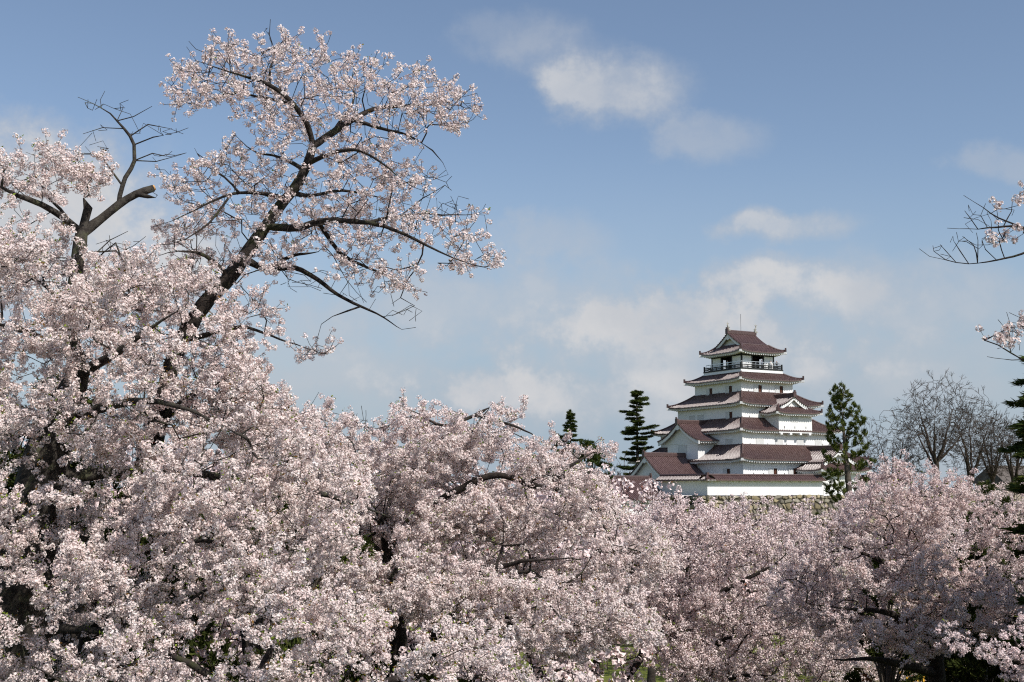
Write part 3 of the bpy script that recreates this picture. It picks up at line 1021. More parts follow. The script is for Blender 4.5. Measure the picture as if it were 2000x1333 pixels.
class Tree:
    def __init__(s, seed, step=.14):
        s.r = np.random.RandomState(seed); s.step = step
        s.P = np.zeros((0, 3)); s.par = np.zeros(0, int); s.minr = np.zeros(0); s.kind = np.zeros(0, int)   # kind 0 limb, 1 flowering, 2 bare
        s.plen = np.zeros(0)

    def _append(s, P, first_par, minr, kind):
        n0 = len(s.P); n = len(P)
        par = np.arange(n0 - 1, n0 + n - 1); par[0] = first_par
        s.P = np.concatenate([s.P, P]); s.par = np.concatenate([s.par, par])
        s.minr = np.concatenate([s.minr, minr]); s.kind = np.concatenate([s.kind, np.full(n, kind)])
        seg = np.linalg.norm(np.diff(np.concatenate([s.P[first_par][None] if first_par >= 0 else P[:1], P]), axis=0), axis=1)
        s.plen = np.concatenate([s.plen, (s.plen[first_par] if first_par >= 0 else 0) + np.cumsum(seg)])

    def limb(s, pts, kind=0, wob=None, taper=True):
        """pts rows: x,y,z,radius (world). starts at the nearest existing node"""
        pts = np.asarray(pts, float)
        fp = -1
        if len(s.P):
            d = np.linalg.norm(s.P - pts[0][:3], axis=1); fp = int(d.argmin())
            pts = np.concatenate([[[*s.P[fp], pts[0][3]]], pts[1:]])
        C = catmull(pts, s.step)
        if taper:
            q = np.linspace(0, 1, len(C)); C[:, 3] *= np.clip((1 - q) / .45, .12, 1) ** .6
        C[:, 3] = np.maximum(C[:, 3], .0025)
        if wob is None: wob = s.step * .055 if len(s.P) else 0
        if wob:
            k = len(C)
            w = np.cumsum(s.r.normal(0, wob, (k, 3)), 0); w -= np.linspace(0, 1, k)[:, None] * w[-1]
            C[:, :3] += w
        if fp >= 0: C = C[1:]
        s._append(C[:, :3], fp, C[:, 3], kind)

    def grow(s, A, kind=1, alpha=.12, curl=.35, sag=0.0):
        """joins every attraction point to the skeleton, nearest first, by a curved shoot"""
        A = np.asarray(A, float)
        kd = KDTree(len(s.P))
        for i, p in enumerate(s.P): kd.insert(p, i)
        kd.balance()
        d0 = np.array([kd.find(a)[2] for a in A])
        A = A[np.argsort(d0)]
        cap = len(s.P) + len(A) * 30
        P = np.zeros((cap, 3)); P[:len(s.P)] = s.P
        L = np.zeros(cap); L[:len(s.P)] = s.plen
        par = np.full(cap, -1); par[:len(s.P)] = s.par
        n = len(s.P); n_start = n
        for a in A:
            dd = P[:n] - a
            d = np.sqrt((dd * dd).sum(1))
            i = int((d + alpha * L[:n]).argmin())
            dist = d[i]
            if dist < s.step * .8: continue
            p = P[i]
            pp = P[par[i]] if par[i] >= 0 else p - [0, 0, 1.]
            t0 = p - pp; t0 = t0 / (np.linalg.norm(t0) + 1e-9)
            k = max(1, int(dist / s.step))
            t = (np.arange(1, k + 1) / k)[:, None]
            c1 = p + t0 * dist * curl + s.r.normal(0, .06, 3) * dist
            c1[2] += sag * dist
            q = (1 - t) ** 2 * p + 2 * t * (1 - t) * c1 + t ** 2 * a
            q[:-1] += s.r.normal(0, .012, (k - 1, 3)) if k > 1 else 0
            if n + k > cap: break
            P[n:n + k] = q
            pr = np.arange(n - 1, n + k - 1); pr[0] = i
            par[n:n + k] = pr
            seg = np.linalg.norm(np.diff(np.concatenate([p[None], q]), axis=0), axis=1)
            L[n:n + k] = L[i] + np.cumsum(seg)
            n += k
        m = n - n_start
        s.P = P[:n].copy(); s.par = par[:n].copy(); s.plen = L[:n].copy()
        s.minr = np.concatenate([s.minr, np.full(m, .002)])
        s.kind = np.concatenate([s.kind, np.full(m, kind)])

    def radii(s, tip=.0032, e=2.35, cap=.2):
        n = len(s.P)
        acc = np.zeros(n)
        order = np.arange(n)[::-1]      # children always come after parents
        rad = np.zeros(n); nch = np.zeros(n, int)
        for i in order:
            r = (acc[i] + tip ** e * .02) ** (1 / e) if acc[i] > 0 else tip
            r = max(min(r, cap), s.minr[i])
            rad[i] = r
            if s.par[i] >= 0:
                acc[s.par[i]] += min(r, cap) ** e if s.minr[i] < .004 else 0
                nch[s.par[i]] += 1
        s.rad = rad; s.nch = nch
        return rad

    def mesh(s, mb, sides=(4, 6, 10), floor=0.0, mat=0, thin=1):
        """tubes along continuous chains"""
        n = len(s.P)
        child = [[] for _ in range(n)]
        for i in range(n):
            if s.par[i] >= 0: child[s.par[i]].append(i)
        main = np.full(n, -1)
        for i in range(n):
            if child[i]: main[i] = max(child[i], key=lambda c: s.rad[c])
        for i in range(n):
            if s.par[i] >= 0 and main[s.par[i]] == i: continue
            ch = [i]
            while main[ch[-1]] >= 0: ch.append(main[ch[-1]])
            P = s.P[ch]; r = s.rad[ch].copy()
            if s.par[i] >= 0:
                P = np.concatenate([s.P[s.par[i]][None], P]); r = np.concatenate([[min(r[0], s.rad[s.par[i]])], r])
            if len(P) < 2: continue
            rm = r.max()
            r = np.maximum(r, floor)
            if thin > 1 and rm < .02 and len(P) > 4:
                keep = np.unique(np.concatenate([np.arange(0, len(P), thin), [len(P) - 1]]))
                P = P[keep]; r = r[keep]
            k = sides[0] if rm < .018 else sides[1] if rm < .06 else sides[2]
            if rm > .06:   # knobbly bark on limbs
                r = r * (1 + s.r.normal(0, .05, len(r)))
            mb.tube(P, r, k, mat, cap=rm > .02)


def sph(r, n):
    v = r.normal(size=(n, 3)); return v / np.linalg.norm(v, axis=1)[:, None]


def frames(nrm, r):
    a = sph(r, len(nrm))
    t = np.cross(nrm, a); t /= np.linalg.norm(t, axis=1)[:, None] + 1e-9
    b = np.cross(nrm, t)
    return t, b


def flowers(mb, C, rc, nf, size, r, petals=True, tone=(1, 1, 1)):
    """C cluster centres, rc radii, nf flowers in each cluster; every flower is an open cup of five petals"""
    nf = np.asarray(nf, int)
    idx = np.repeat(np.arange(len(C)), nf)
    n = len(idx)
    d = sph(r, n)
    rad = rc[idx] * r.uniform(.55, 1.12, n) ** .8
    p = C[idx] + d * rad[:, None] * np.array([1, 1, .88])
    nm = d + sph(r, n) * .45 + np.array([0, 0, .12]); nm /= np.linalg.norm(nm, axis=1)[:, None]
    t, b = frames(nm, r)
    sz = size * r.uniform(.8, 1.2, n)
    ctone = (1 + r.normal(0, .045, len(C)))[idx]
    pinkness = np.clip(r.normal(.35, .22, len(C))[idx] + r.normal(0, .18, n), 0, 1)[:, None]
    rim = (np.array([.93, .895, .85]) * (1 - pinkness) + np.array([.92, .82, .79]) * pinkness) * np.array(tone) * ctone[:, None]
    cen = rim * np.array([.86, .62, .60])
    if petals:
        ph = r.uniform(0, 6.28, n)
        V = np.zeros((n, 11, 3)); V[:, 0] = p - nm * sz[:, None] * .28
        K = np.zeros((n, 11, 3)); K[:, 0] = cen; 
        for k in range(5):
            for j, o in ((0, -.50), (1, .50)):
                a = ph + k * 1.2566 + o
                V[:, 1 + 2 * k + j] = p + (np.cos(a) * sz)[:, None] * t + (np.sin(a) * sz)[:, None] * b + nm * (sz * r.uniform(-.12, .22, n))[:, None]
                K[:, 1 + 2 * k + j] = rim
        base = (np.arange(n) * 11)[:, None]
        F = np.concatenate([base + np.array([[0, 1 + 2 * k, 2 + 2 * k]]) for k in range(5)])
        mb.add(V.reshape(-1, 3), F, 0, np.clip(K.reshape(-1, 3), 0, .93))
        calyx(mb, C, rc, np.maximum(2, nf // 4), size * .62, r)
    else:
        V = np.zeros((n, 4, 3)); K = np.zeros((n, 4, 3))
        for k in range(4):
            a = k * 1.5708 + r.uniform(-.35, .35, n)
            s_ = sz * r.uniform(.75, 1.15, n)
            V[:, k] = p + (np.cos(a) * s_)[:, None] * t + (np.sin(a) * s_)[:, None] * b + nm * (s_ * (.3 if k % 2 else -.15))[:, None]
            K[:, k] = rim if k % 2 else rim * .6 + cen * .4
        base = (np.arange(n) * 4)[:, None]
        F = np.concatenate([base + np.array([[0, 1, 2]]), base + np.array([[0, 2, 3]])])
        mb.add(V.reshape(-1, 3), F, 0, np.clip(K.reshape(-1, 3), 0, .93))
        calyx(mb, C, rc, np.maximum(1, nf // 4), size * .6, r)


def calyx(mb, C, rc, nc, size, r):
    """red-brown calyces, stalks and buds between the open flowers"""
    idx = np.repeat(np.arange(len(C)), nc); n = len(idx)
    d = sph(r, n)
    p = C[idx] + d * (rc[idx] * r.uniform(.35, 1.0, n))[:, None]
    ax = -d + sph(r, n) * .6; ax /= np.linalg.norm(ax, axis=1)[:, None]
    t, b = frames(ax, r)
    s_ = (size * r.uniform(.7, 1.4, n))[:, None]
    V = np.stack([p - t * s_ * .45, p + t * s_ * .45, p + ax * s_ * 1.9], 1)
    pal = np.array([(.20, .065, .045), (.30, .12, .07), (.14, .09, .03), (.45, .22, .20)])
    K = np.repeat(pal[r.randint(0, 4, n)] * r.uniform(.7, 1.2, n)[:, None], 3, 0)
    mb.add(V.reshape(-1, 3), (np.arange(n) * 3)[:, None] + np.array([[0, 1, 2]]), 0, K)


def leaves(mb, C, r, n_each, size, cols, spread=.05, up=.6, elong=2.2):
    idx = np.repeat(np.arange(len(C)), n_each); n = len(idx)
    d = sph(r, n); d[:, 2] = np.abs(d[:, 2]) * up + d[:, 2] * (1 - up)
    p = C[idx] + d * spread * r.uniform(.5, 1.2, n)[:, None]
    ax = d + sph(r, n) * .4; ax /= np.linalg.norm(ax, axis=1)[:, None]
    t, b = frames(ax, r)
    s_ = size * r.uniform(.7, 1.3, n)
    V = np.zeros((n, 4, 3))
    V[:, 0] = p; V[:, 1] = p + ax * (s_ * elong * .5)[:, None] + t * (s_ * .5)[:, None]
    V[:, 2] = p + ax * (s_ * elong)[:, None] + b * (s_ * .2)[:, None]; V[:, 3] = p + ax * (s_ * elong * .5)[:, None] - t * (s_ * .5)[:, None]
    cols = np.array(cols)
    c = cols[r.randint(0, len(cols), n)] * r.uniform(.75, 1.25, n)[:, None]
    base = (np.arange(n) * 4)[:, None]
    F = base + np.array([[0, 1, 2, 3]])
    mb.add(V.reshape(-1, 3), F, 0, np.repeat(c, 4, 0))


LEAFC = [(.22, .29, .045), (.15, .22, .03), (.24, .13, .04), (.20, .26, .04), (.17, .10, .03)]


def in_poly(x, y, poly):
    poly = np.asarray(poly, float); inside = np.zeros(len(x), bool)
    j = len(poly) - 1
    for i in range(len(poly)):
        xi, yi = poly[i]; xj, yj = poly[j]
        c = ((yi > y) != (yj > y)) & (x < (xj - xi) * (y - yi) / (yj - yi + 1e-12) + xi)
        inside ^= c
        j = i
    return inside


def region(poly, Y0, Y1, n, seed, nscale=1.1, thr=-.05, flat=2.0, warp=None, mind=.16, holes=()):
    """crown volume: outline as surveyed in the photo, at real distances Y0..Y1, hollowed into clumps by 3-D noise"""
    r = np.random.RandomState(seed)
    poly = np.asarray(poly, float)
    lo = poly.min(0); hi = poly.max(0)
    out = np.zeros((0, 3)); tries = 0
    cell = set()
    while len(out) < n and tries < 60:
        tries += 1
        k = n * 3
        x = r.uniform(lo[0], hi[0], k); y = r.uniform(lo[1], hi[1], k)
        ok = in_poly(x, y, poly)
        for hx_, hy_, ha, hb in holes: ok &= ((x - hx_) / ha) ** 2 + ((y - hy_) / hb) ** 2 > 1
        x, y = x[ok], y[ok]
        Y = Y0 + (Y1 - Y0) * r.uniform(0, 1, len(x))
        if warp is not None: Y = Y + warp(x, y)
        P = np.array([at(a, b, c) for a, b, c in zip(x, y, Y)])
        sel = []
        for p in P:
            v = mnoise.noise(Vector((p[0] / nscale + seed, p[1] / nscale, p[2] * flat / nscale)))
            if v < thr: continue
            c = (int(p[0] / mind), int(p[1] / mind), int(p[2] / mind))
            if c in cell: continue
            cell.add(c); sel.append(p)
            if len(sel) + len(out) >= n: break
        if sel: out = np.concatenate([out, np.array(sel)])
    return out


def ell(lst, Y, dY, seed, dens=1.0):
    """ellipsoidal clumps (px,py,rx,ry,n)"""
    r = np.random.RandomState(seed); out = []
    for cx, cy_, rx, ry, n in lst:
        n = int(n * dens)
        d = sph(r, n) * (r.uniform(0, 1, n) ** (1 / 2.4))[:, None]
        for k in d:
            out.append(at(cx + k[0] * rx, cy_ + k[1] * ry, Y + k[2] * dY + (r.uniform(-.5, .5))))
    return np.array(out)


def L(pts, Y, seed=0, dY=0.0):
    """limb surveyed as (px,py,radius px[,depth offset]) at distance Y"""
    out = []
    for p in pts:
        d = Y + (p[3] if len(p) > 3 else 0)
        q = at(p[0], p[1], d)
        out.append((*q, p[2] * d / FPX))
    return out


def finish_cherry(T, root, name_seed, size, rc, per, dens, petals=True, leafy=.05, floor=.0, maxr=.016, tone=(1, 1, 1), thin=1, sides=(4, 6, 10), tipfork=2, fl=.30, bark=None, leafsize=.022, spray=1, tip=.0032):
    r = np.random.RandomState(name_seed)
    T.radii(tip=tip)
    # short flowering spurs at the tips
    loc = np.array(root.location)
    rad = T.rad
    cand = np.where((T.kind == 1) & (rad < maxr))[0]
    tips = np.where((T.kind == 1) & (T.nch == 0))[0]
    fork = []
    if tipfork:
        for i in tips:
            p = T.P[i]; d = p - T.P[T.par[i]]; d /= np.linalg.norm(d) + 1e-9
            for _ in range(tipfork):
                v = d * .8 + sph(r, 1)[0] * .75 + np.array([0, 0, .22]); v /= np.linalg.norm(v)
                ln = fl * r.uniform(.5, 1.1)
                fork.append((i, p + v * ln * .5 + r.normal(0, .01, 3), p + v * ln + np.array([0, 0, .03])))
    mb = MB()
    T.mesh(mb, sides=sides, floor=floor, thin=thin)
    for i, a, b in fork:
        mb.tube(np.array([T.P[i], a, b]), np.maximum([.0035, .0028, .002], floor), 3, cap=False)
    mb.v = [v - loc for v in mb.v]
    trunk = mb.build('trunk', bark or M_bark, root, smooth=True)
    C = [T.P[i] for i in cand if r.rand() < dens] + [T.P[i] for i in tips]
    C += [b for _, a, b in fork] + [a for _, a, b in fork if r.rand() < .6]
    if spray > 1:       # long flowering sprays carry a sleeve of clusters
        for i, a, b in fork:
            p0 = T.P[i]
            for q in np.linspace(.2, .85, spray): C.append((1 - q) ** 2 * p0 + 2 * q * (1 - q) * a + q * q * b)
    C = np.array(C) + r.normal(0, rc * .40, (len(C), 3))
    rr = rc * r.uniform(.65, 1.35, len(C))
    nf = np.maximum(3, (per * (rr / rc) ** 2)).astype(int)
    fb = MB()
    flowers(fb, C - loc, rr, nf, size, r, petals, tone)
    fb.build('blossoms', M_petal, root)
    k = int(len(C) * leafy)
    if k:
        pick = r.choice(len(C), k, replace=False)
        lb = MB(); leaves(lb, C[pick] - loc + np.array([0, 0, rc * .6]), r, 4, leafsize, LEAFC, rc * .8)
        lb.build('young_leaves', M_leaf, root)
    print(root.name, 'nodes', len(T.P), 'clusters', len(C), 'flowers', nf.sum())
    return trunk


# ---- tall leaning cherry (upper left)
def tall_cherry():
    Y = 20.0
    T = Tree(11, .12)
    T.limb(L([(60, 1980, 52, 1.5), (110, 1650, 40, 1.2), (175, 1300, 32, .8), (235, 1080, 26, .5), (295, 880, 20, .2), (340, 700, 15), (395, 600, 15), (440, 552, 15), (475, 505, 14), (510, 455, 12), (545, 405, 11), (580, 362, 10), (600, 320, 9), (612, 285, 8)], Y), taper=False)
    T.limb(L([(612, 285, 7), (600, 240, 6, -.2), (575, 205, 5, -.4), (540, 175, 4.5, -.5), (500, 155, 3.5, -.6), (450, 140, 2.5, -.8), (380, 118, 1.5, -1)], Y))
    T.limb(L([(526, 170, 3, -.5), (528, 130, 2, -.3), (535, 95, 1.2), (522, 55, .6), (528, 38, .4)], Y))
    T.limb(L([(612, 285, 7), (650, 262, 7, .3), (690, 238, 6, .5), (730, 218, 4.5, .7), (800, 208, 3, .9), (870, 206, 2, 1.0), (930, 208, 1.2, 1.1)], Y))
    T.limb(L([(700, 240, 5, .5), (745, 250, 3.5, .2), (790, 262, 3, 0), (835, 285, 2, -.2)], Y))
    T.limb(L([(835, 285, 2, -.2), (855, 305, 1, -.2), (878, 330, .5, -.2)], Y), 2)
    T.limb(L([(660, 262, 4, .3), (690, 200, 2.5, .8), (688, 150, 1.5, 1.1), (700, 110, 1, 1.2)], Y))
    T.limb(L([(600, 322, 6), (645, 300, 4, -.4), (690, 290, 3.5, -.8), (740, 315, 2.5, -1), (790, 355, 1.8, -1.2), (825, 372, 1, -1.3)], Y))
    T.limb(L([(520, 452, 8), (580, 448, 7, -.2), (640, 435, 6, -.4), (720, 437, 4.5, -.6), (780, 455, 3.5, -.6), (840, 487, 3, -.6), (900, 512, 2, -.5), (960, 527, 1.2, -.4)], Y))
    T.limb(L([(720, 437, 4, -.6), (770, 422, 3, -.2), (830, 417, 2.2, .2), (895, 420, 1.6, .4), (950, 415, .8, .6)], Y))
    T.limb(L([(625, 440, 5, -.4), (660, 490, 4, .2), (700, 515, 3, .6), (760, 540, 2.2, .9), (810, 570, 1.5, 1.1)], Y))
    T.limb(L([(475, 508, 8), (520, 524, 6, .4), (570, 521, 5, .5), (620, 545, 4.5, .6), (660, 575, 4, .6), (705, 600, 3.4, .6), (750, 622, 2.6, .7), (785, 645, 2, .7), (812, 640, 1, .7)], Y), 2)
    T.limb(L([(528, 522, 4, .4), (570, 502, 3.5, .3), (622, 492, 3, .1)], Y), 2)
    T.limb(L([(705, 603, 2, .6), (665, 613, 1.6, .4), (635, 624, .8, .3)], Y), 2)
    T.limb(L([(560, 392, 6), (510, 378, 4, -.3), (450, 380, 3, -.7), (400, 402, 2.4, -.9), (350, 428, 1.6, -1.1), (295, 445, 1, -1.2)], Y))
    T.limb(L([(470, 380, 2.5, -.6), (440, 345, 2, -.3), (400, 320, 1.4, 0), (380, 290, .8, .2)], Y))
    T.limb(L([(450, 382, 2.5, -.7), (400, 440, 2, -1.2), (350, 470, 1.5, -1.5), (300, 480, 1, -1.6)], Y))
    T.limb(L([(575, 208, 4, -.4), (520, 195, 2.8, .2), (450, 188, 2, .4), (385, 205, 1.4, .5), (345, 195, .8, .6)], Y))
    T.limb(L([(590, 340, 5), (550, 310, 3, .5), (500, 300, 2.2, .9), (460, 265, 1.4, 1.2)], Y))
    T.limb(L([(345, 660, 9), (400, 655, 5, -.4), (470, 640, 3.5, -.7), (545, 662, 2.6, -.8), (605, 682, 1.8, -.9), (640, 692, 1, -.9)], Y))
    T.limb(L([(370, 630, 8), (330, 600, 5, -.5), (250, 575, 4, -.9), (180, 555, 3, -1.1), (130, 520, 2, -1.2)], Y))
    T.limb(L([(310, 830, 9), (400, 760, 6, -.6), (500, 740, 4, -1), (560, 790, 3, -1.2)], Y))
    T.limb(L([(445, 545, 7), (400, 500, 3.5, -.4), (350, 490, 2.4, -.7), (310, 500, 1.5, -.9)], Y))
    T.limb(L([(560, 380, 6), (610, 380, 4, .6), (670, 370, 3, 1.1), (740, 385, 2, 1.4), (800, 400, 1.2, 1.6)], Y))
    up = [(460, 125, 95, 50, 42), (560, 120, 80, 48, 36), (430, 165, 80, 30, 18), (385, 160, 55, 40, 15), (620, 105, 20, 25, 4), (680, 150, 85, 45, 32), (795, 185, 100, 50, 42), (875, 222, 60, 42, 26), (620, 200, 130, 50, 42), (510, 190, 110, 42, 30), (750, 255, 110, 45, 34), (560, 260, 70, 50, 20),
          (440, 330, 80, 45, 24), (375, 400, 60, 70, 26), (520, 360, 85, 60, 32), (345, 455, 50, 28, 14), (690, 340, 110, 70, 44), (780, 370, 80, 55, 28), (815, 440, 105, 50, 34), (905, 455, 55, 45, 16), (955, 505, 40, 22, 10), (700, 440, 110, 60, 48), (600, 450, 70, 50, 24), (770, 540, 75, 32, 20), (690, 520, 70, 30, 14), (880, 520, 50, 18, 8),
          (470, 440, 80, 60, 32), (420, 520, 85, 42, 32), (545, 510, 60, 32, 15), (640, 390, 60, 50, 18), (360, 200, 40, 22, 5), (400, 205, 30, 15, 4), (335, 350, 20, 20, 3)]
    T.grow(ell(up, Y, 1.5, 3, 1.7), alpha=.10)
    lowp = [(485, 600, 45, 30, 18), (495, 650, 70, 20, 14), (610, 685, 40, 12, 9), (310, 560, 80, 35, 34), (220, 560, 100, 40, 36), (430, 705, 65, 35, 28), (465, 745, 60, 40, 30), (440, 800, 95, 60, 46), (250, 690, 85, 60, 45)]
    T.grow(ell(lowp, Y - .6, 1.3, 4, 1.7), alpha=.10)
    bare = [(840, 350, 50, 35, 10), (870, 400, 40, 40, 12), (900, 400, 55, 25, 9), (640, 545, 60, 30, 9), (700, 575, 50, 25, 9), (780, 610, 45, 30, 10), (610, 560, 50, 25, 6), (520, 60, 10, 30, 2), (930, 200, 20, 20, 3), (400, 85, 60, 25, 2), (560, 545, 30, 15, 3), (320, 330, 30, 10, 1)]
    T.grow(ell(bare, Y, .7, 5, 2.2), kind=2, alpha=.05)
    base = at(60, 1980, Y + 1.5)
    root = empty('cherry_tree', (base[0], base[1], ground_z(base[0], base[1])))
    tag(root, 'tall cherry tree leaning right with airy blossom crown rising alone against the sky', 'tree')
    finish_cherry(T, root, 1, .0152, .055, 23, .50, leafy=.03, floor=.0045, maxr=.011, fl=.26, tipfork=2, thin=2, tip=.0042)
    return root


tall_cherry()


# ---- old lopped cherry at the left edge
def old_cherry():
    Y = 18.5
    T = Tree(21, .13)
    T.limb(L([(-60, 2020, 75, .5), (-20, 1600, 62, .4), (20, 1300, 55, .2), (58, 1050, 50, 0), (90, 900, 44, 0), (120, 800, 33, 0), (150, 735, 22, 0), (140, 650, 14, 0), (145, 565, 13), (153, 495, 13), (160, 455, 13)], Y), taper=False)
    T.limb(L([(160, 458, 9), (166, 430, 8.5), (172, 407, 8)], Y), 2, wob=0, taper=False)
    T.limb(L([(155, 455, 8), (125, 426, 7, -.2), (80, 402, 6, -.4), (30, 382, 5.5, -.6), (3, 365, 5, -.7), (8, 335, 3.5, -.7), (22, 314, 2.2, -.7)], Y))
    T.limb(L([(140, 432, 4, -.1), (112, 402, 3, .3), (88, 375, 2, .5), (95, 335, 1.2, .6)], Y))
    T.limb(L([(165, 458, 11), (195, 430, 9, .2), (232, 400, 8, .3), (265, 380, 7.5, .4), (300, 368, 6.5, .5)], Y), 2, wob=0, taper=False)
    T.limb(L([(262, 384, 6, .4), (278, 382, 5, .3), (288, 384, 4.5, .3)], Y), 2, wob=0, taper=False)
    T.limb(L([(236, 398, 5, .3), (240, 365, 4.5, .3), (262, 318, 4, .4), (263, 288, 3.5, .4), (242, 256, 3, .3), (214, 226, 2.4, .3), (180, 202, 1.5, .2), (152, 190, .7, .2)], Y), 2)
    for q in ([(240, 364, 2.6), (213, 328, 1.8), (195, 302, 1.4), (160, 300, .6)], [(263, 290, 1.8), (300, 268, 1.4), (345, 258, .8), (368, 250, .4)], [(264, 314, 1.7), (300, 300, 1.2), (345, 304, .5)],
              [(250, 268, 1.7), (290, 244, 1.3), (330, 252, .7), (358, 262, .4)], [(230, 242, 1.4), (262, 228, 1), (297, 208, .4)], [(268, 318, 1.6), (305, 318, 1), (345, 305, .5)], [(235, 250, 1.2), (200, 250, .9), (162, 262, .4)],
              [(205, 220, 1.1), (195, 195, .7), (205, 178, .4)], [(232, 240, 1), (236, 215, .8)], [(192, 500, 2.0), (240, 488, 1.3), (285, 462, .6)], [(190, 480, 1.6), (215, 470, 1), (250, 452, .5)], [(225, 490, 1.2), (250, 505, .8), (275, 480, .4)]):
        T.limb(L([(a, b, c, .3) for a, b, c in q], Y), 2)
    T.limb(L([(110, 830, 20, -.2), (190, 800, 10, -.8), (290, 790, 7, -1.2), (380, 810, 5, -1.4), (470, 850, 3, -1.5)], Y))
    T.limb(L([(80, 930, 20, -.2), (180, 930, 12, .2), (300, 920, 9, .6), (440, 935, 8, 1.4), (560, 955, 7.5, 2.2), (690, 985, 6, 3.5), (760, 1010, 3.5, 4.5)], Y))
    T.limb(L([(60, 1050, 18, 0), (160, 1060, 9, .3), (280, 1080, 6, .6), (400, 1060, 4.5, .2), (520, 1090, 3, -.4)], Y))
    T.limb(L([(150, 740, 12), (230, 690, 8, -.7), (300, 640, 5, -1), (360, 600, 3, -1.2)], Y))
    T.limb(L([(145, 700, 9), (80, 660, 6, -.8), (20, 640, 5, -1.2), (-60, 620, 4, -1.5)], Y))
    T.limb(L([(140, 620, 6), (90, 560, 4, .4), (30, 530, 3, .8), (-30, 500, 2, 1)], Y))
    T.limb(L([(60, 1050, 20), (-40, 960, 12, -.8), (-120, 880, 8, -1)], Y))
    T.limb(L([(20, 1280, 20), (110, 1230, 10, -.3), (220, 1230, 6, -.8), (340, 1200, 4, -1.3)], Y))
    up = [(70, 345, 75, 35, 30), (135, 320, 55, 38, 24), (45, 365, 60, 28, 16), (175, 355, 40, 42, 18), (120, 375, 60, 25, 16), (130, 440, 30, 20, 5), (-10, 350, 30, 40, 8)]
    T.grow(ell(up, Y - .1, .9, 8), alpha=.08)
    bt = [(180, 205, 30, 18, 8), (235, 215, 35, 25, 10), (300, 255, 55, 18, 22), (320, 300, 40, 12, 12), (190, 290, 35, 22, 10), (200, 255, 35, 18, 8), (235, 480, 50, 25, 18), (60, 430, 50, 18, 8), (100, 300, 60, 20, 5), (290, 370, 10, 8, 3)]
    T.grow(ell(bt, Y + .3, .35, 18), kind=2, alpha=.03, curl=.6)
    poly = [(-60, 480), (60, 470), (120, 500), (190, 500), (260, 510), (330, 525), (400, 560), (440, 630), (470, 700), (515, 750), (560, 805), (620, 890), (700, 930), (690, 1030), (610, 1100), (560, 1180), (400, 1180), (250, 1240), (150, 1333), (-60, 1400)]
    A = region(poly, Y - 2.6, Y + 2.4, 3300, 5, nscale=1.15, thr=.05, flat=1.7, mind=.17,
               holes=[(405, 595, 34, 32), (372, 650, 26, 38), (338, 712, 24, 36), (85, 895, 62, 52), (40, 960, 48, 36), (210, 980, 35, 28), (165, 1245, 60, 45), (25, 1170, 45, 40), (315, 880, 28, 32), (150, 745, 28, 30), (330, 700, 26, 22), (120, 1080, 40, 22), (230, 1050, 30, 20), (420, 1010, 40, 14), (470, 1130, 50, 18), (290, 1130, 45, 18)])
    T.grow(A, alpha=.10)
    base = at(-60, 2020, Y + .5)
    root = empty('cherry_tree', (base[0], base[1], ground_z(base[0], base[1])))
    tag(root, 'old mossy cherry tree at the left edge with sawn stubs and one bare branch', 'tree')
    trunk = finish_cherry(T, root, 2, .0147, .058, 27, .60, leafy=.15, floor=.004, maxr=.02, thin=2, fl=.42, spray=3, tip=.004, bark=M_bark_light)
    # pale sawn ends
    for p, q, rad in ((at(166, 430, Y), at(172, 406, Y), 7.6), (at(265, 380, Y + .4), at(301, 367, Y + .5), 5.8)):
        mb = MB(); loc = np.array(root.location)
        d = (q - p) / np.linalg.norm(q - p)
        mb.tube(np.array([q - d * .01, q + d * .012]) - loc, [rad * Y / FPX, rad * Y / FPX * .96], 12)
        mb.build('sawn_end', M_cut, trunk)
    return root


old_cherry()


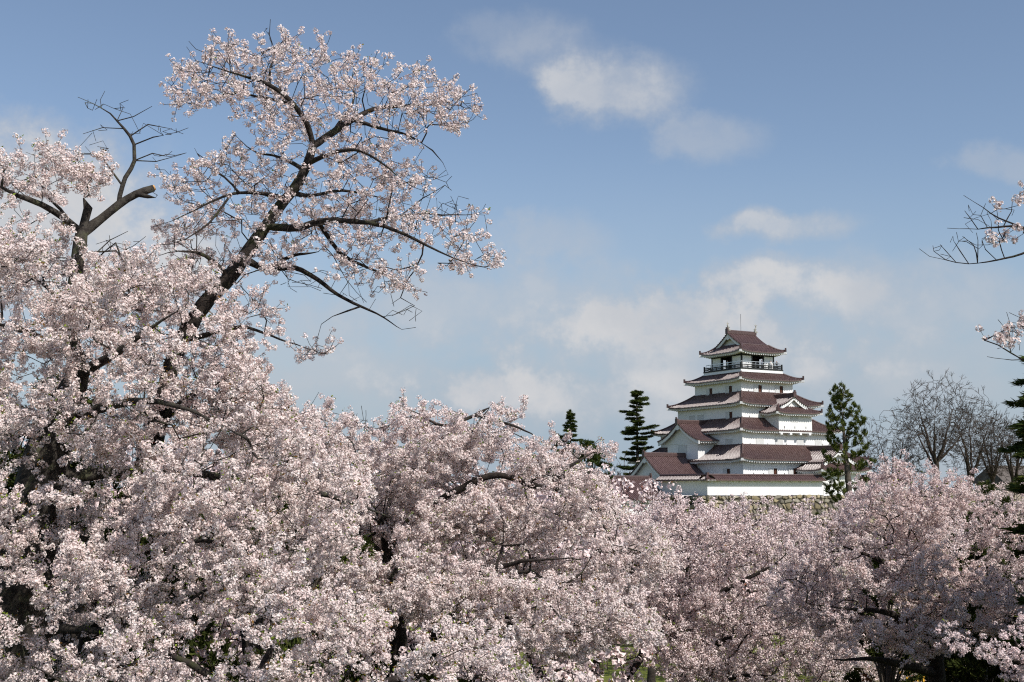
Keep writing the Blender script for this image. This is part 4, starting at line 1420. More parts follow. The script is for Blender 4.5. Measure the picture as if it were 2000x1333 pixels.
# ---- broad cherry in the middle
def broad_cherry():
    Y = 29.0
    T = Tree(31, .17)
    T.limb(L([(800, 1960, 34, 0), (790, 1500, 26), (775, 1250, 20), (762, 1110, 16), (755, 1020, 13)], Y), taper=False)
    T.limb(L([(755, 1020, 11), (785, 938, 7.5, .3), (845, 908, 6.5, .5), (915, 852, 4.5, .4), (945, 815, 3, .2), (960, 790, 2, -.5)], Y))
    T.limb(L([(760, 1060, 11), (850, 985, 7.5, -.1), (960, 930, 6.5, -.3), (1040, 945, 6, -.5), (1110, 962, 4.5, -.8), (1170, 1010, 3.5, -1.0), (1205, 1090, 2.4, -1.2), (1225, 1160, 1.6, -1.3)], Y))
    T.limb(L([(1040, 945, 5, -1.5), (1110, 915, 4, -1), (1170, 880, 2, -.7)], Y))
    T.limb(L([(915, 852, 4, -.6), (870, 830, 3, -.8), (820, 810, 2, -1), (778, 790, 1.2, -1.1)], Y))
    T.limb(L([(945, 815, 3, -.6), (1010, 835, 2.5, -.2), (1060, 860, 2, 0)], Y))
    T.limb(L([(762, 1110, 10), (700, 1050, 6, -1.5), (640, 1075, 5, -2.2), (590, 1095, 3.5, -2.6)], Y))
    T.limb(L([(755, 1030, 9), (690, 930, 6, 1), (650, 860, 4, 1.6), (640, 820, 2, 1.8)], Y))
    T.limb(L([(775, 1200, 12), (900, 1130, 8, -1.5), (1020, 1100, 6, -2.5), (1120, 1090, 4, -3)], Y))
    T.limb(L([(780, 1290, 12), (880, 1230, 7, -2), (980, 1210, 5, -3), (1060, 1180, 3, -3.6)], Y))
    T.limb(L([(775, 1240, 11), (680, 1190, 6, -2), (600, 1180, 4, -3)], Y))
    poly1 = [(480, 830), (540, 850), (580, 830), (650, 830), (700, 868), (760, 868), (790, 845), (775, 815), (800, 808), (850, 828), (940, 835), (1025, 842), (1050, 872), (1110, 905), (1150, 905), (1160, 945), (1195, 990), (1245, 1030), (1290, 1060), (1310, 1100), (1240, 1160), (1120, 1180), (1000, 1130), (860, 1090), (760, 1110), (640, 1100), (520, 1080), (470, 950)]
    A = region(poly1, Y - 2.6, Y + 2.2, 3700, 15, nscale=1.35, thr=.02, flat=1.7, mind=.2)
    arms = ell([(850, 815, 95, 18, 22), (785, 795, 18, 14, 5), (985, 825, 60, 16, 12), (1120, 885, 60, 18, 12), (1180, 872, 28, 14, 6), (620, 815, 60, 20, 16), (685, 828, 45, 18, 14), (735, 840, 40, 16, 12), (1060, 868, 50, 14, 8)], Y - .4, .8, 6)
    T.grow(np.concatenate([A, arms]), alpha=.09)
    poly2 = [(520, 1080), (700, 1100), (800, 1095), (960, 1130), (1120, 1160), (1230, 1170), (1280, 1230), (1180, 1290), (960, 1240), (800, 1200), (560, 1190)]
    A = region(poly2, Y - 4.6, Y - 1.5, 1300, 16, nscale=1.2, thr=-.04, flat=2.4, mind=.2, holes=[(1215, 1285, 75, 48)])
    T.grow(A, alpha=.09)
    bare = ell([(715, 815, 20, 25, 5), (700, 800, 10, 18, 2), (620, 780, 25, 15, 2)], Y, .5, 9)
    T.grow(bare, kind=2, alpha=.05)
    base = at(800, 1960, Y)
    root = empty('cherry_tree', (base[0], base[1], ground_z(base[0], base[1])))
    tag(root, 'broad spreading cherry tree full of blossom in the middle, left of the castle', 'tree')
    finish_cherry(T, root, 3, .0188, .073, 23, .60, petals=True, leafy=.13, floor=.006, maxr=.025, thin=2, fl=.40, leafsize=.028, spray=3, tip=.005)
    return root


broad_cherry()


# ---- nearest cherry, its crown fills the bottom edge
def near_cherry():
    Y = 16.0
    T = Tree(41, .13)
    T.limb(L([(420, 2300, 50, 0), (430, 1900, 40), (450, 1600, 30), (480, 1420, 22)], Y), taper=False)
    T.limb(L([(480, 1420, 14), (420, 1330, 8, -.3), (330, 1280, 6, -.5), (240, 1300, 4, -.6)], Y))
    T.limb(L([(480, 1420, 14), (520, 1300, 8, .3), (560, 1210, 5, .5), (600, 1170, 3, .6)], Y))
    T.limb(L([(470, 1450, 16), (640, 1370, 10, .2), (780, 1320, 7, .4), (900, 1300, 5, .5), (1030, 1310, 3, .6), (1090, 1330, 2, .7)], Y))
    T.limb(L([(460, 1500, 14), (300, 1400, 9, -.5), (180, 1360, 6, -.8), (60, 1300, 4, -1)], Y))
    poly = [(130, 1300), (230, 1250), (300, 1215), (420, 1165), (520, 1120), (600, 1130), (640, 1185), (740, 1225), (860, 1240), (1000, 1275), (1110, 1330), (1160, 1400), (1100, 1480), (100, 1480)]
    A = region(poly, Y - 1.2, Y + 1.6, 1000, 25, nscale=1.0, thr=-.08, flat=1.8, mind=.14)
    T.grow(A, alpha=.10)
    base = at(420, 2300, Y)
    root = empty('cherry_tree', (base[0], base[1], ground_z(base[0], base[1])))
    tag(root, 'nearest cherry tree whose leafing blossom crown fills the bottom edge left of centre', 'tree')
    finish_cherry(T, root, 4, .0140, .056, 26, .70, leafy=.24, floor=.0035, maxr=.02, thin=2, fl=.36, spray=3)


near_cherry()


# ---- right-hand cherry group
def right_cherry():
    Y = 36.0
    T = Tree(51, .2)
    T.limb(L([(1850, 1800, 24), (1840, 1500, 20), (1830, 1333, 17), (1818, 1230, 14), (1800, 1165, 10), (1793, 1130, 7)], Y), taper=False)
    T.limb(L([(1793, 1130, 6), (1799, 1080, 4.5), (1793, 1010, 4, -.3), (1775, 975, 3, -.6), (1755, 950, 2, -.8), (1740, 925, 1.2, -.9)], Y))
    T.limb(L([(1794, 1000, 3, -.3), (1830, 985, 2.4, .4), (1870, 975, 1.8, .9), (1905, 955, 1.2, 1.2)], Y))
    T.limb(L([(1815, 1210, 8), (1760, 1120, 6, -1), (1700, 1085, 4.5, -1.6), (1620, 1060, 3, -2)], Y))
    T.limb(L([(1820, 1250, 9), (1740, 1200, 6, -1.5), (1660, 1190, 4, -2.5), (1580, 1180, 3, -3)], Y))
    T.limb(L([(1822, 1230, 9), (1880, 1150, 6, 1), (1940, 1080, 4.5, 1.6), (2000, 1010, 3, 2)], Y))
    T.limb(L([(1828, 1290, 9), (1900, 1230, 6, 1), (1990, 1170, 4, 2)], Y))
    T.limb(L([(1830, 1320, 10), (1720, 1290, 6, -2), (1620, 1290, 4, -3)], Y))
    poly = [(1560, 1100), (1600, 1040), (1650, 1000), (1690, 965), (1735, 918), (1770, 925), (1800, 945), (1850, 948), (1900, 940), (1900, 965), (1860, 985), (1830, 1020), (1840, 1080), (1900, 1120), (1960, 1160), (2010, 1180), (2010, 1240), (1900, 1230), (1840, 1280), (1760, 1290), (1640, 1250), (1540, 1200), (1500, 1130)]
    A = region(poly, Y - 3.6, Y + 1.6, 2300, 35, nscale=1.3, thr=.0, flat=2.0, mind=.22, holes=[(1870, 1060, 45, 60), (1690, 1270, 60, 25), (1740, 1190, 35, 20), (1900, 1190, 40, 20)])
    poly2 = [(1860, 1010), (1930, 985), (2010, 960), (2010, 1150), (1940, 1110), (1890, 1060)]
    A2 = region(poly2, Y - .5, Y + 2.6, 150, 36, nscale=1.5, thr=.06, flat=2.0, mind=.3)
    T.grow(np.concatenate([A, A2]), alpha=.09)
    base = at(1850, 1800, Y)
    root = empty('cherry_tree', (base[0], base[1], ground_z(base[0], base[1])))
    tag(root, 'pink cherry tree at the right with a dark forked trunk in front of evergreens', 'tree')
    finish_cherry(T, root, 5, .0215, .078, 20, .55, petals=True, leafy=.04, floor=.007, maxr=.03, thin=2, fl=.6, spray=3, tip=.006, tone=(.98, .95, .955), leafsize=.03)


right_cherry()


def lower_right_cherry():
    Y = 46.0
    T = Tree(61, .24)
    T.limb(L([(1330, 1720, 18), (1335, 1400, 14), (1340, 1230, 10), (1345, 1130, 7), (1342, 1075, 4)], Y), taper=False)
    T.limb(L([(1342, 1180, 8), (1280, 1120, 5, -1), (1250, 1080, 3, -1.5)], Y))
    T.limb(L([(1342, 1200, 8), (1420, 1150, 5, -1), (1500, 1110, 4, -1.5), (1540, 1080, 2, -1.8)], Y))
    T.limb(L([(1338, 1290, 9), (1420, 1250, 6, -2), (1500, 1240, 4, -3)], Y))
    T.limb(L([(1338, 1260, 9), (1260, 1210, 5, -2), (1190, 1190, 3, -3)], Y))
    T.limb(L([(1342, 1090, 4), (1400, 1060, 3, .8), (1440, 1030, 2, 1)], Y))
    T.limb(L([(1345, 1370, 9), (1440, 1320, 5, -3), (1520, 1320, 3, -4)], Y))
    poly = [(1240, 1030), (1300, 985), (1350, 985), (1390, 1002), (1440, 990), (1490, 1012), (1530, 1005), (1580, 1010), (1600, 1120), (1640, 1200), (1660, 1290), (1600, 1345), (1440, 1345), (1320, 1345), (1290, 1290), (1230, 1225), (1190, 1160), (1230, 1100)]
    A = region(poly, Y - 5, Y + 2.5, 2500, 45, nscale=1.5, thr=-.04, flat=2.0, mind=.3)
    T.grow(A, alpha=.08)
    base = at(1330, 1720, Y)
    root = empty('cherry_tree', (base[0], base[1], ground_z(base[0], base[1])))
    tag(root, 'mauve pink cherry tree spreading just below the stone wall of the castle', 'tree')
    finish_cherry(T, root, 6, .030, .098, 17, .55, petals=False, leafy=.04, floor=.009, maxr=.04, thin=2, fl=.7, spray=3, tip=.007, tone=(.97, .94, .95), leafsize=.04)


lower_right_cherry()


# ---- tree standing just right of the frame: only its branch ends reach into the view
def edge_cherry():
    Y = 15.0
    T = Tree(71, .1)
    T.limb(L([(2500, 2200, 50), (2480, 1600, 40), (2440, 1100, 30), (2420, 800, 22), (2400, 600, 15), (2380, 420, 9)], Y), taper=False)
    T.limb(L([(2405, 700, 9), (2250, 560, 6), (2120, 480, 4.5), (2040, 480, 3.8), (1990, 496, 3.4), (1940, 508, 3), (1888, 516, 2.4), (1845, 508, 1.7), (1815, 500, 1.1), (1795, 486, .6)], Y), 2)
    T.limb(L([(2040, 480, 3), (2000, 445, 2.4), (1960, 444, 2.0), (1910, 447, 1.5), (1850, 446, .7)], Y), 2)
    T.limb(L([(2000, 445, 2), (1950, 425, 1.5), (1920, 405, 1.1), (1882, 382, .6)], Y), 2)
    for q in ([(1960, 444, 1.3), (1975, 415, 1), (1978, 385, .6)], [(1905, 447, 1.2), (1895, 425, .9), (1884, 412, .5)], [(1925, 445, 1.1), (1915, 420, .9), (1925, 398, .5)], [(1888, 516, 1.4), (1876, 490, 1.1), (1862, 470, .6)], [(1905, 514, 1.3), (1900, 480, 1), (1880, 462, .5)],
              [(1860, 511, 1.1), (1848, 490, .8), (1836, 478, .5)], [(1912, 512, 1.2), (1909, 470, .8), (1907, 455, .5)], [(1940, 508, 1.2), (1925, 488, .9), (1918, 470, .5)], [(1835, 505, .8), (1824, 492, .5), (1822, 480, .4)], [(1960, 502, 1.3), (1952, 475, .9), (1940, 460, .5)]):
        T.limb(L(q, Y), 2)
    T.limb(L([(2415, 800, 9), (2250, 740, 6), (2120, 700, 4.5), (2040, 690, 3.4), (1995, 705, 2.6), (1960, 703, 1.8), (1928, 697, .9)], Y), 2)
    T.limb(L([(2000, 704, 2), (1975, 690, 1.5), (1950, 675, 1), (1920, 664, .5)], Y), 2)
    T.limb(L([(1985, 650, 1.2), (1972, 630, .9), (1966, 610, .5)], Y), 2)
    fl = ell([(1992, 385, 16, 22, 7), (1948, 408, 8, 8, 2), (1960, 462, 26, 12, 9), (1992, 455, 18, 20, 9), (1945, 468, 12, 8, 3), (1975, 652, 22, 14, 8), (1945, 660, 18, 12, 5), (1932, 668, 10, 10, 2), (2000, 640, 16, 16, 8), (1962, 640, 12, 8, 2),
              (2080, 450, 70, 60, 40), (2200, 400, 120, 90, 60), (2080, 640, 70, 50, 40), (2220, 650, 110, 90, 60), (2330, 480, 150, 140, 90), (2400, 330, 130, 80, 60), (2500, 640, 150, 150, 90)], Y, .35, 12)
    T.grow(fl, alpha=.05)
    T.grow(ell([(1900, 470, 60, 30, 16), (1850, 490, 40, 18, 8), (1940, 430, 50, 30, 14), (1900, 410, 30, 20, 5), (1965, 680, 35, 16, 7), (1960, 625, 25, 18, 4)], Y, .25, 15), kind=2, alpha=.03, curl=.7)
    T.grow(ell([(2450, 500, 220, 240, 120)], Y, 1.5, 13), alpha=.06)
    base = at(2500, 2200, Y)
    root = empty('cherry_tree', (base[0], base[1], ground_z(base[0], base[1])))
    tag(root, 'cherry branches reaching in from the right edge with budding twigs against the sky', 'tree')
    finish_cherry(T, root, 7, .0180, .05, 17, .35, leafy=.02, floor=.0028, maxr=.010, fl=.14, tipfork=1)


edge_cherry()


def low_edge_cherry():
    Y = 24.0
    T = Tree(81, .14)
    T.limb(L([(2330, 1900, 34), (2300, 1600, 28), (2260, 1400, 20), (2200, 1300, 13)], Y), taper=False)
    T.limb(L([(2260, 1400, 14), (2140, 1330, 8), (2050, 1310, 6), (1985, 1290, 4.5), (1930, 1270, 3.2), (1890, 1262, 2.4), (1858, 1245, 1.2)], Y))
    T.limb(L([(2000, 1295, 4), (1985, 1260, 3), (1978, 1235, 1.6)], Y))
    T.limb(L([(2200, 1300, 10), (2120, 1230, 6), (2050, 1210, 4), (1990, 1225, 2)], Y))
    A = ell([(1860, 1248, 18, 11, 7), (1890, 1262, 22, 14, 11), (1925, 1275, 28, 18, 20), (1965, 1290, 30, 24, 26), (2000, 1300, 30, 40, 34), (1985, 1240, 18, 22, 12), (2040, 1270, 50, 60, 60), (2130, 1260, 70, 80, 80), (2240, 1250, 90, 90, 90)], Y, .7, 14)
    T.grow(A, alpha=.08)
    base = at(2330, 1900, Y)
    root = empty('cherry_tree', (base[0], base[1], ground_z(base[0], base[1])))
    tag(root, 'low cherry bough packed with blossom at the lower right corner before dark shade', 'tree')
    finish_cherry(T, root, 8, .017, .06, 26, .7, leafy=.03, floor=.003, maxr=.02, tone=(.98, .94, .96), fl=.28)


low_edge_cherry()


# ---- generic background cherries (one built, the rest copies)
def generic_cherry(seed, H=9.0, W=5.2):
    T = Tree(seed, .32)
    r = np.random.RandomState(seed)
    T.limb([(0, 0, 0, .32), (.1, .05, 1.2, .27), (.0, .1, 2.2, .22)], taper=False)
    for k in range(6):
        a = k * 1.05 + r.uniform(-.3, .3); q = W * r.uniform(.55, .8)
        T.limb([(0, .1, 2.1, .14), (math.cos(a) * q * .35, math.sin(a) * q * .35, H * .42, .11), (math.cos(a) * q * .75, math.sin(a) * q * .75, H * r.uniform(.6, .75), .06), (math.cos(a) * q, math.sin(a) * q, H * r.uniform(.72, .88), .03)])
    A = []
    while len(A) < 620:
        d = sph(r, 1)[0] * r.uniform(.55, 1) ** .5
        p = np.array([d[0] * W, d[1] * W, H * .58 + d[2] * H * .40])
        if p[2] < 1.8: continue
        if mnoise.noise(Vector((p[0] / 1.7 + seed, p[1] / 1.7, p[2] / .9))) < -.12: continue
        A.append(p)
    T.grow(np.array(A), alpha=.07)
    return T


FAR = []
for sd in (91, 92):
    T = generic_cherry(sd)
    root = empty('cherry_tree', (0, 0, 0))
    finish_cherry(T, root, sd, .060, .19, 13, .55, petals=False, leafy=.015, floor=.011, maxr=.06, thin=2, fl=.7, tone=(.97, .93, .94), leafsize=.06, tipfork=2)
    FAR.append(root)
spots = [  # x, y, scale, rotation, label
    (15.5, 88, 1.18, .4, 'pink cherry tree below the left end of the castle stone wall'),
    (23.5, 82, 1.10, 1.7, 'pink cherry tree directly below the corner of the castle stone wall'),
    (31.5, 90, 1.22, 2.9, 'pink cherry tree under the right half of the castle stone wall'),
    (38.0, 84, 1.15, 4.1, 'pink cherry tree at the foot of the tall pine'),
    (10.5, 105, 1.25, 5.0, 'pink cherry tree in front of the castle corridor building'),
    (20.5, 66, 1.12, .9, 'pink cherry tree on the lawn two rows below the castle wall'),
    (28.5, 64, 1.05, 3.3, 'pink cherry tree on the lawn behind the forked trunk tree'),
    (44.5, 74, 1.2, 5.6, 'pink cherry tree between pine and bare zelkovas'),
    (-14, 52, 1.65, 2.2, 'pale cherry tree deep behind the old lopped cherry'),
    (-6, 60, 1.6, 3.9, 'pale cherry tree behind the crown of the broad middle cherry'),
    (-13.5, 31, 1.5, 1.0, 'pale cherry tree hidden close behind the mossy trunk at the left edge'),
    (-8.5, 34, 1.5, 2.6, 'pale cherry tree in the gaps between the leaning trunk and the mossy trunk'),
    (-3.5, 42, 1.6, .2, 'pale cherry tree in the gaps left of the broad middle cherry'),
    (-20, 40, 1.6, 4.4, 'pale cherry tree deep in the blossom at the far left'),
    (2.5, 50, 1.5, 5.2, 'pale cherry tree on the lawn seen through the middle cherry'),
    (63, 196, 1.5, .3, 'distant pink cherry tree behind the bare zelkova trunks'),
    (76, 200, 1.55, 1.3, 'distant pink cherry tree beside the tiled house at the right edge'),
    (57, 170, 1.25, 2.0, 'distant pink cherry tree right of the pine trunk'),
]
for i, (x, y, s_, rz, lab) in enumerate(spots):
    src = FAR[i % 2]
    o = src if i < 2 else dup(src, (0, 0, 0))
    o.location = (x, y, ground_z(x, y)); o.scale = (s_, s_, s_); o.rotation_euler = (0, 0, rz)
    tag(o, lab, 'tree', 'background cherry trees')


# ---- conifers
def needles(mb, P, D, r, n_each, ln, wd, cols, spread, zs_=.75):
    idx = np.repeat(np.arange(len(P)), n_each); n = len(idx)
    d = D[idx] + sph(r, n) * np.array([.75, .75, zs_]); d /= np.linalg.norm(d, axis=1)[:, None]
    p = P[idx] + sph(r, n) * spread * r.uniform(0, 1, n)[:, None] * np.array([1, 1, zs_ / .75])
    t, b = frames(d, r)
    l_ = ln * r.uniform(.6, 1.2, n)
    V = np.zeros((n, 3, 3)); V[:, 0] = p - t * wd; V[:, 1] = p + t * wd; V[:, 2] = p + d * l_[:, None]
    cols = np.array(cols); c = cols[r.randint(0, len(cols), n)] * r.uniform(.7, 1.3, n)[:, None]
    mb.add(V.reshape(-1, 3), (np.arange(n) * 3)[:, None] + np.array([[0, 1, 2]]), 0, np.repeat(c, 3, 0))


GREEN = [(.035, .055, .018), (.05, .07, .022), (.075, .085, .02)]


def layered_fir(name, base, H, seed, profile, nl, first, label, lean=0.0, droop=.15, tuft=.5, dens=1.0, gap=.0, width=.10, group=None, zz=.3):
    """conifer with flat separated branch layers"""
    r = np.random.RandomState(seed)
    root = empty(name, base); tag(root, label, 'tree', group)
    tb = MB(); cb = MB()
    zs = np.linspace(0, H, 14)
    cx = np.sin(zs / H * 2.2) * lean
    tr = np.interp(zs, [0, H * .5, H], [.016 * H + .1, .011 * H, .03])
    tb.tube(np.c_[cx, np.zeros(14), zs], tr, 8)
    P = []; D = []
    for i in range(nl):
        nb = r.randint(2, 5)
        a0 = i * 2.4 + r.uniform(0, 2)
        for k in range(nb):
            f = first + (1 - first) * ((i + r.uniform(-.7, .7)) / nl)
            f = min(max(f, first), .985)
            z = H * f
            a = a0 + k * 6.28 / nb + r.uniform(-.6, .6)
            ln = profile((f - first) / (1 - first)) * r.uniform(.45, 1.2)
            if r.rand() < gap: ln *= .3
            x0 = np.interp(z, zs, cx)
            pts = []
            m = 6
            for j in range(m + 1):
                q = j / m
                pts.append((x0 + math.cos(a) * ln * q, math.sin(a) * ln * q, z + ln * (.12 * q - droop * (1 + .6 * math.sin(i * 3.7 + k)) * q * q + .06 * q ** 4)))
            pts = np.array(pts)
            tb.tube(pts, np.linspace(.05 + .008 * ln, .02, m + 1), 4, cap=False)
            cnt = int(8 * ln * dens) + 5
            for _ in range(cnt):
                q = r.uniform(.18, 1.02)
                c = np.array([np.interp(q, np.linspace(0, 1, m + 1), pts[:, t_]) for t_ in range(3)])
                wv_ = ln * .30 * (1 - abs(q - .55)) * r.uniform(-1, 1)
                side = np.array([-math.sin(a), math.cos(a), 0])
                P.append(c + side * wv_ + [0, 0, r.uniform(-.02, .08) - abs(wv_) * .12])
                D.append(np.array([math.cos(a), math.sin(a), .05]) * .6 + side * np.sign(wv_) * .6)
    for _ in range(14):
        P.append(np.array([cx[-1], 0, H * r.uniform(.93, 1.0)])); D.append(np.array([0, 0, 1.0]))
    P = np.array(P); D = np.array(D)
    needles(cb, P, D, r, 16, tuft, width * .6, GREEN, tuft * .7, zs_=zz)
    tb.build('trunk', M_bark_far, root, smooth=True); cb.build('crown', M_needle, root)
    return root


def wpos(px, Y, z=0.0):
    p = at(px, 955, Y)
    return (p[0], Y, z)


# tall fir left of the keep, horizontal tiers
Yf = 205.0
Hf = at(1238, 762, Yf)[2]
layered_fir('fir_tree', wpos(1240, Yf), Hf, 3, lambda f: np.interp(f, [0, .25, .5, .75, .9, 1], [3.6, 3.9, 3.7, 2.9, 2.6, .6]), 27, .42, 'tall dark fir with flat spreading tiers standing left of the castle keep', lean=.5, droop=.10, tuft=.5, dens=2.3, gap=.38, zz=.34)
Yf = 215.0
layered_fir('fir_tree', wpos(1115, Yf), at(1115, 802, Yf)[2], 5, lambda f: np.interp(f, [0, 1], [4.6, .5]), 34, .45, 'small pointed fir rising over the blossom left of the tall fir', droop=.16, tuft=.42, dens=2.0, zz=.45)
layered_fir('fir_tree', wpos(1083, 222), at(1083, 846, 222)[2], 6, lambda f: np.interp(f, [0, 1], [3.0, .5]), 14, .5, 'lowest dark fir tip barely showing above the blossom left of the castle', droop=.1, tuft=.5)


def bushy(name, base, H, Wd, seed, label, z0=.25, n=900, leaf=.35, cols=GREEN, cat='tree', group=None, nclump=60):
    """evergreen with rounded irregular clumps"""
    r = np.random.RandomState(seed)
    root = empty(name, base); tag(root, label, cat, group)
    tb = MB(); cb = MB()
    tb.tube(np.array([(0, 0, 0), (.1, 0, H * .4), (0, .1, H * .85)]), [.03 * H, .022 * H, .05], 8)
    C = []
    for _ in range(nclump):
        d = sph(r, 1)[0] * r.uniform(.3, 1) ** .5
        c = np.array([d[0] * Wd, d[1] * Wd, H * (z0 + (1 - z0) * .5) + d[2] * H * (1 - z0) * .5])
        C.append(c)
        tb.tube(np.array([(0, 0, max(.5, c[2] * .6)), (c[0] * .5, c[1] * .5, c[2] * .85), c]), [.06, .04, .02], 4, cap=False)
    C = np.array(C)
    rr = Wd * r.uniform(.16, .30, len(C))
    k = n // nclump
    idx = np.repeat(np.arange(len(C)), k)
    d = sph(r, len(idx)); P = C[idx] + d * rr[idx][:, None] * np.array([1, 1, .6]) * r.uniform(.6, 1.05, len(idx))[:, None]
    needles(cb, P, d + [0, 0, .3], r, 9, leaf, leaf * .16, cols, leaf * .4)
    tb.build('trunk', M_bark_far, root, smooth=True); cb.build('crown', M_needle, root)
    return root


bushy('evergreen_tree', wpos(1157, 160), at(1157, 858, 160)[2], 2.6, 11, 'rounded dark evergreen at the blossom edge just left of the tall fir', z0=.35, n=1500, leaf=.4)
bushy('evergreen_tree', wpos(1095, 170), at(1095, 880, 170)[2], 2.4, 12, 'dark evergreen half hidden in blossom under the small pointed fir', z0=.35, n=1200, leaf=.4)


# the pine in front of the keep
def tall_pine():
    Y = 150.0
    r = np.random.RandomState(9)
    k = Y / FPX
    base = np.array(wpos(1662, Y))
    root = empty('pine_tree', base); tag(root, 'slender dark green pine with upturned branches in front of the right side of the keep', 'tree')
    loc = base
    T = Tree(77, .35)
    T.limb(L([(1664, 1160, 8), (1660, 1000, 6.5), (1656, 930, 6), (1650, 870, 4.6), (1646, 820, 3.2), (1642, 780, 2), (1640, 758, 1)], Y))
    T.P[0][2] = 0
    arms = [(955, 1605, 935, .0), (950, 1700, 940, 0), (925, 1612, 930, -1), (905, 1600, 892, .5), (915, 1712, 905, 1), (890, 1700, 878, -1), (880, 1612, 862, 1), (868, 1698, 850, -.5), (862, 1610, 838, .8), (850, 1690, 826, -.9), (840, 1615, 818, -.3), (835, 1684, 810, .5), (822, 1618, 806, 1), (815, 1672, 798, -1), (800, 1622, 786, .3), (795, 1660, 775, 0), (785, 1628, 768, .2), (780, 1650, 760, -.3),
            (935, 1660, 920, 3.5), (900, 1650, 880, -3.5), (870, 1655, 850, 3), (845, 1645, 828, -2.8), (815, 1648, 800, 2), (965, 1640, 950, -3), (965, 1690, 955, 2.5), (980, 1610, 960, 2), (985, 1700, 970, -2)]
    A = []
    for y0, x1, y1, dy in arms:
        x0 = np.interp(y0, [758, 820, 870, 1000], [1640, 1646, 1650, 1660])
        dx = (x1 - x0) * .84
        pts = [(x0, y0, 1.3), (x0 + dx * .35, y0 + 5, 1.1, dy * .4), (x0 + dx * .7, y0 - (y0 - y1) * .3 + 3, .8, dy * .8), (x0 + dx, y1, .5, dy)]
        T.limb(L(pts, Y))
        m = 13 + int(abs(dx) / 4)
        for _ in range(m):
            q = r.uniform(.35, 1.08)
            px = x0 + dx * q; py = np.interp(q, [0, .35, .7, 1, 1.1], [y0, y0 + 5, y0 + 3 - (y0 - y1) * .3, y1, y1 - 4])
            A.append(at(px + r.normal(0, 2.0), py - abs(r.normal(0, 6)), Y + dy * q + r.normal(0, .5)))
    for _ in range(46): A.append(at(1641 + r.normal(0, 5.5), r.uniform(753, 800), Y + r.normal(0, .4)))
    T.grow(np.array(A), kind=1, alpha=.05)
    T.radii(tip=.02, cap=.1)
    tb = MB(); T.mesh(tb, sides=(4, 5, 8), floor=.02)
    tb.v = [v - loc for v in tb.v]; tb.build('trunk', M_bark_far, root, smooth=True)
    sel = np.where((T.kind == 1))[0]
    P = T.P[sel]; D = P - T.P[T.par[sel]]; D /= np.linalg.norm(D, axis=1)[:, None] + 1e-9; D[:, 2] += .7
    cb = MB(); needles(cb, P - loc, D, r, 46, .42, .045, [(.05, .068, .018), (.075, .095, .024), (.115, .125, .03)], .30)
    cb.build('crown', M_needle, root)


tall_pine()


# ---- bare zelkovas
def bare_tree(name, base, H, Wd, seed, label, forks=6, group='bare zelkova trees behind the castle', fill=420, trunkh=.46, lean=0.0, cb=.30):
    """ascending limbs fanning into a rounded crown of fine twigs"""
    r = np.random.RandomState(seed)
    root = empty(name, base); tag(root, label, 'tree', group)
    T = Tree(seed, .5)
    h0 = H * trunkh
    T.limb([(0, 0, 0, .022 * H), (.1 + lean * .3, 0, h0 * .5, .016 * H), (lean, .1, h0, .013 * H)], taper=False)
    for k in range(forks):
        a = k * 6.283 / forks + r.uniform(-.4, .4); q = Wd * r.uniform(.35, .75)
        hs = h0 * r.uniform(.86, 1.0) if k else h0
        top = H * r.uniform(.80, .93) if k % 2 else H * r.uniform(.70, .82)
        T.limb([(lean * hs / h0, .1, hs, .008 * H), (lean + math.cos(a) * q * .30, math.sin(a) * q * .30, hs + (top - hs) * .33, .0065 * H), (lean + math.cos(a) * q * .62, math.sin(a) * q * .62, hs + (top - hs) * .70, .0042 * H), (lean + math.cos(a) * q * .9, math.sin(a) * q * .9, top, .002 * H)], wob=.06)
    A = []
    while len(A) < fill:
        d = sph(r, 1)[0]; d = d * r.uniform(.1, 1) ** .40 * (.82 + .55 * mnoise.noise(Vector((d[0] * 1.6 + seed, d[1] * 1.6, d[2] * 1.6))))
        A.append(np.array([lean + d[0] * Wd, d[1] * Wd, H * (1 - cb) + (d[2] * H * cb if d[2] > 0 else d[2] * H * cb * .75)]))
    T.grow(np.array(A), kind=2, alpha=.10, curl=.45, sag=-.05)
    tips = np.where(np.bincount(T.par[T.par >= 0], minlength=len(T.P)) == 0)[0]
    T.radii(tip=.016, e=2.2, cap=.008 * H)
    tb = MB(); T.mesh(tb, sides=(3, 4, 8), floor=.028)
    for i in tips:
        d = T.P[i] - T.P[T.par[i]]; d /= np.linalg.norm(d) + 1e-9
        for _ in range(4):
            v = d * .9 + sph(r, 1)[0] * .6 + [0, 0, .2]; v /= np.linalg.norm(v)
            l_ = H * .042 * r.uniform(.5, 1.1)
            m_ = T.P[i] + v * l_ * .5 + r.normal(0, .05, 3)
            tb.tube(np.array([T.P[i], m_, T.P[i] + v * l_ + [0, 0, .1]]), [.030, .024, .018], 3, cap=False)
            w_ = v + sph(r, 1)[0] * .8; w_ /= np.linalg.norm(w_)
            tb.tube(np.array([m_, m_ + w_ * l_ * .5]), [.022, .016], 3, cap=False)
    tb.build('branches', M_bark_zel, root, smooth=True)
    return root


def btop(px, py, Y): return at(px, py, Y)[2]


